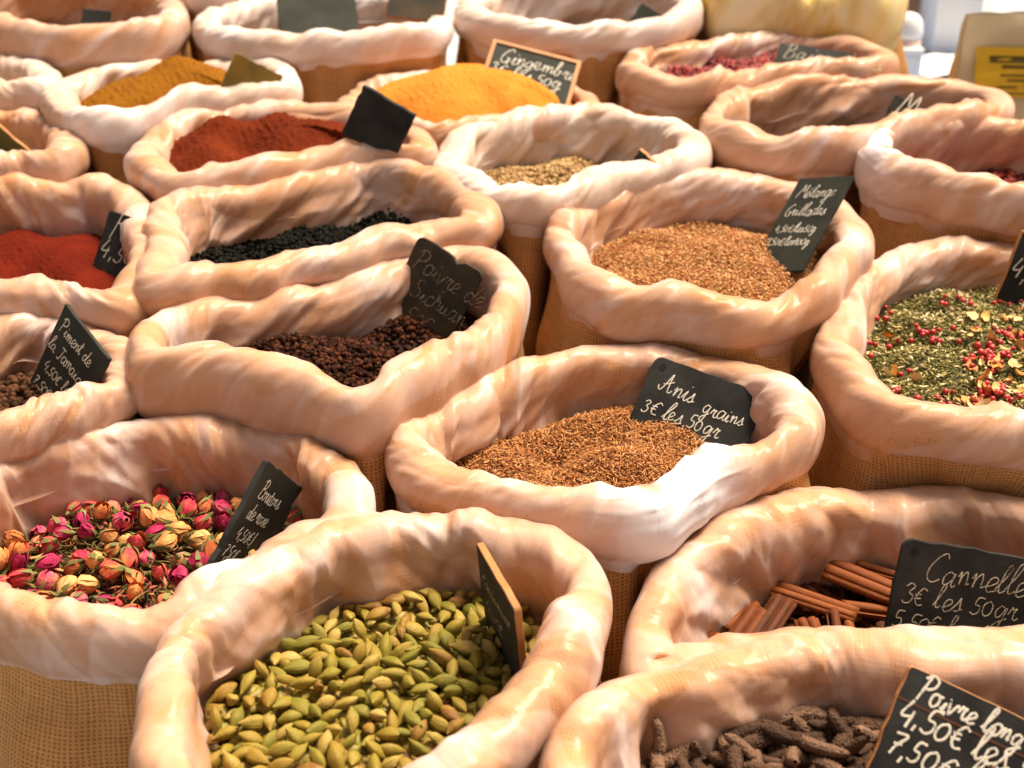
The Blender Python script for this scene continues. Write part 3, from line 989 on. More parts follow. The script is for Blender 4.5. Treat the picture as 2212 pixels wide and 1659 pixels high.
rose_sets = {k: ([(p, tuple(min(.8, c * 1.1) for c in cc)) for p, cc in v[0]], v[1], v[2]) for k, v in rose_sets.items()}
rose_mats = {k: mat_tint('rose_petal_' + k, v[0], 0.8, 'obj', 0.15, 0.7, 350, 75, 2.2) for k, v in rose_sets.items()}
rose_protos = {}
for k in rose_sets:
    rose_protos[k] = []
    for q in range(4):
        v, f = rosebud_petals(rng)
        cv, cf = rosebud_calyx(rng)
        rose_protos[k].append((mesh_np('rosebud', v, f, [rose_mats[k]]), mesh_np('calyx', cv, cf, [M['calyx']])))
cand = scatter(fr_, 'rose', 6000, rng, 0.93, (0.003, 0.010))
buds = spaced(cand, 0.0158, rng, 220)
RM = rot_mats(rng, len(buds), 0.65)
first = None
for i, p in enumerate(buds):
    k = rng.choice(['magenta', 'peach', 'faded'], p=[0.25, 0.48, 0.27])
    pm, cm = rose_protos[k][rng.integers(0, 4)]
    if first is None:
        o = mesh_obj('rosebud', pm); c = mesh_obj('calyx', cm, o); first = (o, c)
    else:
        o = first[0].copy(); link(o); o.data = pm
        c = first[1].copy(); link(c, o); c.data = cm
    tag(o, rose_sets[k][1], 'rosebud', rose_sets[k][2] + ' in the sack')
    o.matrix_world = Matrix.Translation(p) @ Matrix(RM[i].tolist()).to_4x4() @ Matrix.Scale(float(rng.uniform(0.78, 1.12)), 4)
M['rose_bits'] = mat_tint('rose_petal_bits', [(0.0, (0.05, 0.045, 0.012)), (0.3, (0.14, 0.12, 0.035)), (0.5, (0.28, 0.11, 0.04)), (0.75, (0.42, 0.05, 0.09)), (1.0, (0.62, 0.30, 0.12))], 0.75, 'attr', 0.2)
ns_ = 520
pos = scatter(fr_, 'rose', ns_, rng, 0.98, (-0.003, 0.008))
M['rose_stem'] = mat_tint('rose_stems', [(0.0, (0.05, 0.045, 0.012)), (0.6, (0.15, 0.13, 0.04)), (1.0, (0.26, 0.16, 0.06))], 0.8, 'attr', 0.15)
stm = [lathe([(-.010, .0004), (-.006, .0007), (0, .0007), (.006, .0006), (.010, .0003)], 5, 0, 0, rng.uniform(-.5, .5)) for _ in range(5)]
add_heap_of('rose_stems', 'rose', stm, pos, rot_mats(rng, ns_, 0.5), rng.uniform(0.5, 1.2, ns_), rng.uniform(0, 1, ns_), [M['rose_stem']],
            'thin olive stems poking out between the dried rosebuds', 'stems', rng)
n = 2600
pos = scatter(fr_, 'rose', n, rng, 1.0, (-0.012, 0.003))
add_heap_of('rose_petal_litter', 'rose', flake_templates(rng, 6, 0.0065, 0.0024, 0.0006), pos, rot_mats(rng, n, 0.6), rng.uniform(0.5, 1.3, n), rng.uniform(0, 1, n),
            [M['rose_bits'], dark_bed], 'loose petals, sepals and stems between the dried rosebuds', 'petals', rng, bed_surface(fr_, 'rose', 0.010))

# --- anise seed
rng = np.random.default_rng(13)
fa_ = heap_field('anise', 0.004, 0.10, 3, [(-.050, .005, .026, -.022), (-.02, -.035, .05, .010), (.03, .05, .06, .006)])
st = [(0.0, (0.18, 0.062, 0.016)), (0.3, (0.40, 0.15, 0.040)), (0.65, (0.52, 0.22, 0.066)), (1.0, (0.64, 0.36, 0.15))]
M['anise'] = mat_tint('anise_seed', st, 0.7, 'attr')
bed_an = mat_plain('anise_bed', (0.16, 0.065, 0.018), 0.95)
n = 26000
pos = scatter(fa_, 'anise', n, rng, 1.0, (-0.0045, 0.0015))
add_heap_of('anise_seed_heap', 'anise', flake_templates(rng, 8, 0.0031, 0.00055, 0.0005), pos, rot_mats(rng, n, 0.5), rng.uniform(0.7, 1.25, n), rng.uniform(0, 1, n),
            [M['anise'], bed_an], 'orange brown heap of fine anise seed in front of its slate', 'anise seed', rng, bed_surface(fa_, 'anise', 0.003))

# --- grill seasoning
rng = np.random.default_rng(14)
fg = heap_field('grillades', 0.003, 0.09, 4)
st = [(0.0, (0.34, 0.06, 0.018)), (0.2, (0.48, 0.20, 0.065)), (0.6, (0.60, 0.31, 0.115)), (1.0, (0.72, 0.47, 0.23))]
M['grill'] = mat_tint('grill_seasoning_flakes', st, 0.75, 'attr')
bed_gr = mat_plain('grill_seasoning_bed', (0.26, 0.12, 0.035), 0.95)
n = 24000
pos = scatter(fg, 'grillades', n, rng, 1.0, (-0.0035, 0.002))
add_heap_of('grill_seasoning_heap', 'grillades', flake_templates(rng, 6, 0.0018, 0.0008, 0.0005), pos, rot_mats(rng, n, 0.5), rng.uniform(0.6, 1.3, n), rng.uniform(0, 1, n),
            [M['grill'], bed_gr], 'heap of orange grill seasoning flakes under the tall slate', 'seasoning', rng, bed_surface(fg, 'grillades', 0.003))

# --- herb blend
rng = np.random.default_rng(15)
fh = heap_field('herbs', 0.003, 0.08, 5)
st = [(0.0, (0.07, 0.065, 0.014)), (0.35, (0.19, 0.17, 0.036)), (0.65, (0.29, 0.25, 0.065)), (0.82, (0.40, 0.33, 0.11)), (1.0, (0.64, 0.52, 0.28))]
M['herb'] = mat_tint('herb_flakes', st, 0.75, 'attr')
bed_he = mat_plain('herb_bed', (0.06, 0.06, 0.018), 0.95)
n = 15000
pos = scatter(fh, 'herbs', n, rng, 1.0, (-0.0035, 0.002))
add_heap_of('herb_blend_heap', 'herbs', flake_templates(rng, 6, 0.0028, 0.0007, 0.0004), pos, rot_mats(rng, n, 0.45), rng.uniform(0.5, 1.5, n), rng.uniform(0, 1, n) ** 1.15,
            [M['herb'], bed_he], 'heap of dried green herbs sprinkled with pale seeds', 'herb blend', rng, bed_surface(fh, 'herbs', 0.003))
M['berry'] = mat_tint('pink_pepper_skin', [(0.0, (0.26, 0.008, 0.012)), (1.0, (0.50, 0.03, 0.03))], 0.4, 'obj', 0.5)
M['flakeo'] = mat_tint('dried_vegetable_flake', [(0.0, (0.55, 0.16, 0.03)), (0.5, (0.66, 0.36, 0.10)), (1.0, (0.72, 0.58, 0.32))], 0.6, 'obj', 0.3)
pal = 900
pp = scatter(fh, 'herbs', pal, rng, 0.98, (0.0005, 0.003))
M['pale_bits'] = mat_tint('pale_herb_bits', [(0.0, (0.40, 0.30, 0.12)), (0.6, (0.60, 0.48, 0.24)), (1.0, (0.70, 0.62, 0.42))], 0.7, 'attr')
add_heap_of('pale_herb_bits', 'herbs', flake_templates(rng, 6, 0.0036, 0.0012, 0.0008), pp, rot_mats(rng, pal, 0.4), rng.uniform(0.5, 1.4, pal), rng.uniform(0, 1, pal), [M['pale_bits']],
            'cream stalk bits and seeds sprinkled over the green herb blend', 'herb bits', rng)
berry_me = [mesh_np('pink_peppercorn', v, f, [M['berry']]) for v, f in ball_templates(rng, 4, 0.0024, 12, 9, 0.05)]
flake_me = []
for q in range(6):
    nu, nv = 6, 6
    uu, vv = np.meshgrid(np.linspace(-1, 1, nu), np.linspace(-1, 1, nv), indexing='ij')
    w = 0.0035 * rng.uniform(0.6, 1.1); l = 0.0055 * rng.uniform(0.7, 1.2)
    V = np.stack([uu * l, vv * w * (1 - 0.5 * uu ** 2), 0.0018 * (uu ** 2 + vv ** 2 * rng.uniform(-1, 1)) + rng.normal(0, .0002, uu.shape)], -1)
    V2 = V - np.array([0, 0, 0.0008])
    F = grid_faces(nu, nv, False)
    flake_me.append(mesh_np('dried_flake', np.concatenate([V.reshape(-1, 3), V2.reshape(-1, 3)]), np.concatenate([F, F[:, ::-1] + nu * nv]), [M['flakeo']]))
xyh, zh = fh
def on_surface(key, zf, px_, py_):
    d = ray(np.array(float(px_)), np.array(float(py_)))
    I = INFO[key]
    t = 1.2
    for _ in range(12):
        p = d * t + np.array([0, 0, CAM_Z])
        rr = min(1.0, float(np.hypot(*(p[:2] - I['cen'][:2]))) / .15)
        t += (p[2] - float(zf(p[0], p[1], rr))) / max(0.2, -d[2])
    return p


cl = [(1990, 735, 12, .009), (2130, 780, 26, .012), (2150, 850, 26, .013), (1900, 685, 9, .008), (1885, 755, 9, .007), (2050, 655, 6, .008), (2190, 740, 14, .010), (2030, 890, 14, .010), (2200, 900, 16, .012),
      (1960, 800, 2, .012), (2090, 720, 3, .012), (2180, 660, 8, .012), (2100, 900, 12, .010), (1930, 850, 6, .012)]
first = None
nb = 0
for (cx_, cy_, cn_, cs_) in cl:
    c_ = on_surface('herbs', zh, cx_, cy_)
    for q in range(cn_):
        x, y = c_[0] + rng.normal(0, cs_), c_[1] + rng.normal(0, cs_)
        rr = min(1, np.hypot(x - INFO['herbs']['cen'][0], y - INFO['herbs']['cen'][1]) / 0.15)
        p = (x, y, float(zh(x, y, rr)) + 0.0035)
        if first is None:
            o = first = mesh_obj('pink_peppercorn', berry_me[0])
            tag(o, 'small red pink peppercorn lying on the green herb blend', 'peppercorn', 'pink peppercorns on the herb blend')
        else:
            o = first.copy(); link(o); o.data = berry_me[nb % 4]
        o.location = p
        o.scale = (rng.uniform(1.0, 1.5),) * 3
        nb += 1
first = None
for q in range(110):
    I = INFO['herbs']
    if rng.uniform() < .86:
        c_ = on_surface('herbs', zh, rng.uniform(2080, 2300), rng.uniform(690, 925))
    else:
        c_ = on_surface('herbs', zh, rng.uniform(1890, 2240), rng.uniform(640, 915))
    x, y = c_[0], c_[1]
    p = Vector((x, y, float(zh(x, y, min(1, np.hypot(x - I['cen'][0], y - I['cen'][1]) / .15))) + 0.0045))
    if first is None:
        o = first = mesh_obj('dried_flake', flake_me[0])
        tag(o, 'curled orange or cream dried flake on the green herb blend', 'dried flake', 'dried flakes on the herb blend')
    else:
        o = first.copy(); link(o); o.data = flake_me[q % 6]
    o.location = p
    o.rotation_euler = (rng.normal(0, .4), rng.normal(0, .4), rng.uniform(0, 6.28))
    o.scale = (rng.uniform(.7, 1.7),) * 3

# --- sichuan pepper, allspice, coriander, pink berries, red mix: too many and too small to count
def ball_heap(name, key, seed, r, n, stops, label, cat, bedcol, jit=0.2, amp=0.004, rough=0.7, pits=()):
    rg = np.random.default_rng(seed)
    f = heap_field(key, amp, 0.09, seed, pits)
    mt = mat_tint(name + '_skin', stops, rough, 'attr')
    if max(stops[-1][1]) < 0.2:
        mt.node_tree.nodes['Principled BSDF'].inputs['Specular IOR Level'].default_value = 0.08
    bd = mat_plain(name + '_bed', bedcol, 0.95)
    ps = scatter(f, key, n, rg, 1.0, (-r * 1.5, r * 0.8))
    add_heap_of(name, key, ball_templates(rg, 6, r, 8, 6, jit), ps, rot_mats(rg, n, 1.2), rg.uniform(0.75, 1.2, n), rg.uniform(0, 1, n), [mt, bd], label, cat, rg, bed_surface(f, key, r * 1.2))


ball_heap('sichuan_pepper_heap', 'sichuan', 21, 0.0026, 5500, [(0.0, (0.009, 0.003, 0.0015)), (0.5, (0.028, 0.008, 0.004)), (1.0, (0.095, 0.030, 0.013))],  # husk browns darkened to paint the shade deep in the sack
          'dark red brown Sichuan pepper husks deep in their sack', 'pepper husks', (0.012, 0.004, 0.0025), 0.35, pits=[(-.075, .0, .06, .020), (.10, .02, .06, -.016)])
ball_heap('allspice_heap', 'allspice', 22, 0.0036, 2600, [(0.0, (0.016, 0.008, 0.004)), (0.5, (0.05, 0.022, 0.010)), (1.0, (0.12, 0.052, 0.026))],
          'dark brown allspice berries beside a leaning grey slate', 'allspice', (0.02, 0.01, 0.006), 0.06)
ball_heap('coriander_heap', 'coriander', 23, 0.0026, 5500, [(0.0, (0.22, 0.10, 0.025)), (0.5, (0.36, 0.22, 0.085)), (1.0, (0.50, 0.36, 0.17))],
          'heap of tan coriander seeds inside the pleated sack', 'coriander seed', (0.10, 0.05, 0.02), 0.08)
ball_heap('pink_berry_heap', 'pinkberry', 24, 0.0032, 4200, [(0.0, (0.07, 0.003, 0.004)), (0.6, (0.25, 0.008, 0.009)), (1.0, (0.38, 0.03, 0.018))],
          'heap of deep red pink pepper berries by a black slate', 'pepper berries', (0.06, 0.005, 0.006), 0.06, rough=0.4)
ball_heap('red_spice_heap', 'redmix', 25, 0.0036, 3200, [(0.0, (0.06, 0.003, 0.004)), (0.6, (0.22, 0.012, 0.010)), (1.0, (0.40, 0.08, 0.035))],
          'dark red spice pieces seen over the white rim at the right', 'red spice', (0.06, 0.006, 0.006), 0.3)
ball_heap('black_pepper_heap', 'blackpepper', 26, 0.0028, 4200, [(0.0, (0.002, 0.002, 0.0015)), (0.6, (0.004, 0.004, 0.003)), (1.0, (0.015, 0.014, 0.009))],  # pepper black sunk further, painting the sack's inner shade into its colour
          'almost black peppercorns at the bottom of the deep sack', 'peppercorns', (0.006, 0.005, 0.004), 0.1)
ball_heap('dark_spice_heap', 'deepmix', 27, 0.0030, 3200, [(0.0, (0.008, 0.007, 0.005)), (1.0, (0.06, 0.045, 0.025))],
          'dark spice low in the half empty crumpled sack', 'spice', (0.008, 0.006, 0.004), 0.2)

# --- powders
def powder_mat(name, c, c2):
    return mat_plain(name, c, 0.95, 0.1, 28, 0.9, 420, 0.1, c2)


heap_mesh('hot_paprika_powder', 'hotpaprika', powder_mat('hot_paprika', (0.12, 0.010, 0.002), (0.085, 0.006, 0.0015)), 'bright red paprika powder mound at the left edge', 'paprika',
          heap_field('hotpaprika', 0.003, 0.10, 31), 0.0008)
heap_mesh('paprika_powder', 'paprika', powder_mat('paprika', (0.145, 0.022, 0.004), (0.10, 0.013, 0.003)), 'rust red paprika powder with scooped hollow and ridges', 'paprika',
          heap_field('paprika', 0.003, 0.09, 32, [(-.035, -.015, .030, -.026), (.05, -.03, .045, .014), (-.09, .02, .035, .018), (.02, .04, .03, .008)]), 0.0012)
heap_mesh('curry_powder', 'curry', powder_mat('curry', (0.25, 0.098, 0.006), (0.19, 0.072, 0.005)), 'ochre yellow curry powder mound', 'curry',
          heap_field('curry', 0.003, 0.09, 33, [(.0, .02, .05, .018)]), 0.0010)
heap_mesh('ginger_powder', 'ginger', powder_mat('ginger', (0.64, 0.245, 0.036), (0.53, 0.185, 0.022)), 'tall smooth mound of orange yellow ginger powder', 'ginger',
          heap_field('ginger', 0.003, 0.12, 34), 0.0006)
heap_mesh('green_spice_powder', 'greenspice', powder_mat('green_spice', (0.20, 0.17, 0.05), (0.14, 0.12, 0.03)), 'greenish tan powder behind a dusty tag', 'spice', heap_field('greenspice', 0.003, 0.1, 35), 0.001)
heap_mesh('turmeric_powder', 'yellow', powder_mat('turmeric', (0.72, 0.26, 0.01), (0.6, 0.2, 0.01)), 'orange turmeric powder at the top of the yellow sack', 'turmeric', heap_field('yellow', 0.003, 0.1, 36), 0.001)
for kk, lab, cc in (('backwhite', 'brown spice in the wide white rimmed sack', (0.25, 0.12, 0.04)), ('backtan', 'brown spice low in the bunched white sack', (0.20, 0.10, 0.035)),
                    ('backleft', 'tan spice in the plain upper left sack', (0.28, 0.14, 0.05)), ('midleft', 'pale tan spice in the cut off sack', (0.4, 0.25, 0.1)),
                    ('farwhite', 'brown spice in the hindmost white sack', (0.2, 0.1, 0.04))):
    heap_mesh('spice_powder', kk, powder_mat('spice_' + kk, cc, tuple(c * .75 for c in cc)), lab, 'spice', heap_field(kk, 0.004, 0.09, 40), 0.001, 24, 90)

# --- cinnamon sticks
rng = np.random.default_rng(16)
fci = heap_field('cinnamon', 0.003, 0.12, 6)
M['cinn'] = mat_tint('cinnamon_bark', [(0.0, (0.055, 0.014, 0.004)), (0.5, (0.16, 0.040, 0.007)), (1.0, (0.25, 0.075, 0.013))], 0.7, 'obj', 0.25, 0.6, 220, 90)


def quill(rng, L, r):
    """bark rolled from both edges: a double scroll swept along x."""
    th = np.linspace(0, 2.6 * np.pi, 26)
    rad = r * (0.28 + 0.72 * (th / th[-1]))
    left = np.stack([-rad * np.cos(th - th[-1]) - 0, rad * np.sin(th - th[-1])], -1)
    sec = left
    if rng.uniform() < 0.6:
        right = left[::-1].copy(); right[:, 0] = -right[:, 0] + 2 * r * 0.86
        sec = np.concatenate([left + [-r * .86, 0] - [0, 0], right + [-r * .86, 0]])
    sec = sec + rng.normal(0, r * 0.02, sec.shape)
    m = 10
    xs = np.linspace(-L / 2, L / 2, m)
    tw = rng.uniform(-.2, .2)
    th_ = 0.0007
    d = np.gradient(sec, axis=0); nn = np.stack([-d[:, 1], d[:, 0]], -1); nn /= np.linalg.norm(nn, axis=1)[:, None] + 1e-9
    Vs = []
    for s_ in (sec + nn * th_, sec - nn * th_):
        g = np.zeros((len(sec), m, 3))
        for j, x in enumerate(xs):
            c, s = math.cos(tw * x / L), math.sin(tw * x / L)
            g[:, j, 0] = x + rng.normal(0, 0.0004)
            g[:, j, 1] = s_[:, 0] * c - s_[:, 1] * s
            g[:, j, 2] = s_[:, 0] * s + s_[:, 1] * c
        if s_ is not None: Vs.append(g)
    k = len(sec)
    V = np.concatenate([Vs[0].reshape(-1, 3), Vs[1].reshape(-1, 3)])
    F1 = grid_faces(k, m, False); F2 = F1[:, ::-1] + k * m
    caps = []
    for j in (0, m - 1):
        for i in range(k - 1):
            a, b = i * m + j, (i + 1) * m + j
            caps.append([a, b, b + k * m, a + k * m] if j else [b, a, a + k * m, b + k * m])
    for i in (0, k - 1):
        for j in range(m - 1):
            a, b = i * m + j, i * m + j + 1
            caps.append([a, b, b + k * m, a + k * m])
    return V, np.concatenate([F1, F2, np.array(caps)])


def place_axis(o, a, b):
    a, b = Vector(a), Vector(b)
    o.location = (a + b) / 2
    o.rotation_euler = (b - a).to_track_quat('X', 'Z').to_euler()


sticks = [((1790,1222),(1935,1282),.0085,.012,.010), ((1852,1218),(1950,1248),.0055,.012,.010), ((1672,1268),(1850,1328),.0058,.004,.006), ((1818,1308),(1925,1322),.0070,.004,.002),
          ((1575,1412),(1640,1318),.0060,.0,.006), ((1618,1412),(1695,1295),.0060,.0,.008), ((1555,1352),(1625,1302),.0070,-.008,-.004), ((1742,1340),(1775,1425),.0055,.006,-.004),
          ((1800,1320),(1815,1420),.0055,.008,-.002), ((1830,1345),(1860,1440),.0060,.004,-.004), ((1900,1350),(1920,1440),.0062,.010,.0), ((1500,1410),(1545,1370),.0060,-.006,-.004),
          ((1690,1392),(1762,1362),.0055,-.004,-.002), ((1960,1372),(1990,1450),.0055,.008,.0), ((1720,1250),(1800,1300),.0055,-.012,-.012), ((1880,1290),(1990,1300),.0060,-.008,-.010),
          ((1510,1440),(1620,1440),.0060,-.010,-.010), ((1650,1440),(1740,1400),.0055,-.012,-.010), ((1760,1270),(1900,1345),.0060,-.016,-.016), ((1600,1330),(1720,1420),.0062,-.016,-.014),
          ((1560,1320),(1650,1290),.0055,-.014,-.012), ((1860,1400),(1990,1420),.0062,-.008,-.010), ((2080,1300),(2220,1330),.0060,-.006,-.006), ((2060,1400),(2200,1420),.0060,-.008,-.006)]
I = INFO['cinnamon']
first = None
for q, (a, b, r, za, zb) in enumerate(sticks):
    zc = I['c0'][2] - I['depth'] + 0.018
    A = ray_plane(np.array(a[0]), np.array(a[1]), zc + za, I['c0'][1], I['ty'])
    B = ray_plane(np.array(b[0]), np.array(b[1]), zc + zb, I['c0'][1], I['ty'])
    v, f = quill(rng, float(np.linalg.norm(B - A)), r)
    me = mesh_np('cinnamon_stick', v, f, [M['cinn']])
    if first is None:
        o = first = mesh_obj('cinnamon_stick', me)
        tag(o, 'curled reddish brown cinnamon stick in the sack beside its slate', 'cinnamon stick', 'cinnamon sticks in their sack')
    else:
        o = first.copy(); link(o); o.data = me
    place_axis(o, A, B)
M['cinn_bits'] = mat_tint('cinnamon_fragments', [(0.0, (0.06, 0.018, 0.006)), (1.0, (0.22, 0.07, 0.02))], 0.8, 'attr', 0.2)
n = 700
pos = scatter(fci, 'cinnamon', n, rng, 1.0, (-0.006, 0.004))
add_heap_of('cinnamon_bark_pieces', 'cinnamon', flake_templates(rng, 5, 0.013, 0.004, 0.002), pos, rot_mats(rng, n, 0.3), rng.uniform(0.6, 1.4, n), rng.uniform(0, 1, n),
            [M['cinn_bits'], dark_bed], 'dark broken cinnamon bark under the sticks', 'cinnamon bark', rng, bed_surface(fci, 'cinnamon', 0.008))

# --- long pepper
rng = np.random.default_rng(17)
fl = heap_field('longpepper', 0.004, 0.09, 7)
lp_stops = [(0.0, (0.045, 0.022, 0.012)), (0.5, (0.11, 0.058, 0.034)), (1.0, (0.22, 0.125, 0.08))]
M['lp'] = mat_tint('long_pepper_skin', lp_stops, 0.8, 'obj', 0.25, 0.5, 500, 160)
for nd in M['lp'].node_tree.nodes:
    if nd.type == 'BUMP':
        nt_ = M['lp'].node_tree
        vo = nt_.nodes.new('ShaderNodeTexVoronoi'); vo.inputs['Scale'].default_value = 520
        tc_ = [q for q in nt_.nodes if q.type == 'TEX_COORD'][0]
        nt_.links.new(tc_.outputs['Object'], vo.inputs['Vector'])
        nt_.links.new(vo.outputs['Distance'], nd.inputs['Height'])
        nd.invert = True; nd.inputs['Strength'].default_value = 1.0; nd.inputs['Distance'].default_value = 0.0016
M['lp_heap'] = mat_tint('long_pepper_heap_skin', lp_stops, 0.8, 'attr', 0.25, 0.5, 500, 160)


def catkin(rng, L, r, seg=22, m=40, branch=False):
    def one(L, r, bend):
        t = np.linspace(0, 1, m)
        prof = r * np.minimum(1, np.sqrt(np.clip(np.sin(np.pi * (t * .97 + .015)), 0, 1)) * 1.25) * (1 - 0.22 * t)
        a = np.linspace(0, 2 * np.pi, seg, endpoint=False)
        bumps = 1 + 0.26 * np.cos(5 * a[:, None] + 16 * np.pi * t[None]) * np.cos(5 * a[:, None] - 16 * np.pi * t[None])
        rr = prof[None] * bumps * (1 + rng.normal(0, .035, (seg, m)))
        x = (t - 0.5)[None] * L * np.ones((seg, 1))
        y = rr * np.cos(a)[:, None] + bend * ((t - .5) ** 2)[None] * L
        z = rr * np.sin(a)[:, None] + 0.3 * bend * np.sin(3 * t)[None] * L * .3
        return np.stack([x, y, z], -1).reshape(-1, 3), grid_faces(seg, m)
    V, F = one(L, r, rng.uniform(-.7, .7))
    if branch:
        V2, F2 = one(L * .6, r * .9, 0.3)
        c, s = math.cos(1.0), math.sin(1.0)
        V2 = V2 + [L * .3, 0, 0]
        V2 = np.stack([V2[:, 0] * c - V2[:, 1] * s, V2[:, 0] * s + V2[:, 1] * c, V2[:, 2]], -1)
        F = np.concatenate([F, F2 + len(V)]); V = np.concatenate([V, V2])
    return V, F


tp = [catkin(rng, 0.034, 0.0048, 8, 12) for _ in range(4)]
n = 420
pos = scatter(fl, 'longpepper', n, rng, 0.98, (-0.010, 0.0))
add_heap_of('long_pepper_heap', 'longpepper', tp, pos, rot_mats(rng, n, 0.3), rng.uniform(0.8, 1.15, n), rng.uniform(0, .7, n), [M['lp_heap'], dark_bed],
            'long pepper spikes lying deeper in the corner sack', 'long pepper', rng, bed_surface(fl, 'longpepper', 0.012))
lp_me = [mesh_np('long_pepper', *catkin(rng, rng.uniform(.026, .044), rng.uniform(.0048, .0062), branch=(q % 4 == 0)), [M['lp']]) for q in range(9)]
cand = scatter(fl, 'longpepper', 6000, rng, 0.92, (0.001, 0.009))
dv = (cand - np.array([0, 0, CAM_Z]))
py = 829.5 - FPX * (dv[:, 1] * SP + dv[:, 2] * CP) / (dv[:, 1] * CP - dv[:, 2] * SP)
px = 1106 + FPX * dv[:, 0] / (dv[:, 1] * CP - dv[:, 2] * SP)
cand = cand[(py < 1720) & (px < 2240)]
tops = spaced(cand, 0.0135, rng, 180)
RM = rot_mats(rng, len(tops), 0.22)
first = None
for i, p in enumerate(tops):
    if first is None:
        o = first = mesh_obj('long_pepper', lp_me[0])
        tag(o, 'knobbly brown long pepper spike in the corner sack', 'long pepper', 'long pepper spikes in the corner sack')
    else:
        o = first.copy(); link(o); o.data = lp_me[i % 9]
    o.matrix_world = Matrix.Translation(p) @ Matrix(RM[i].tolist()).to_4x4() @ Matrix.Scale(float(rng.uniform(0.85, 1.15)), 4)

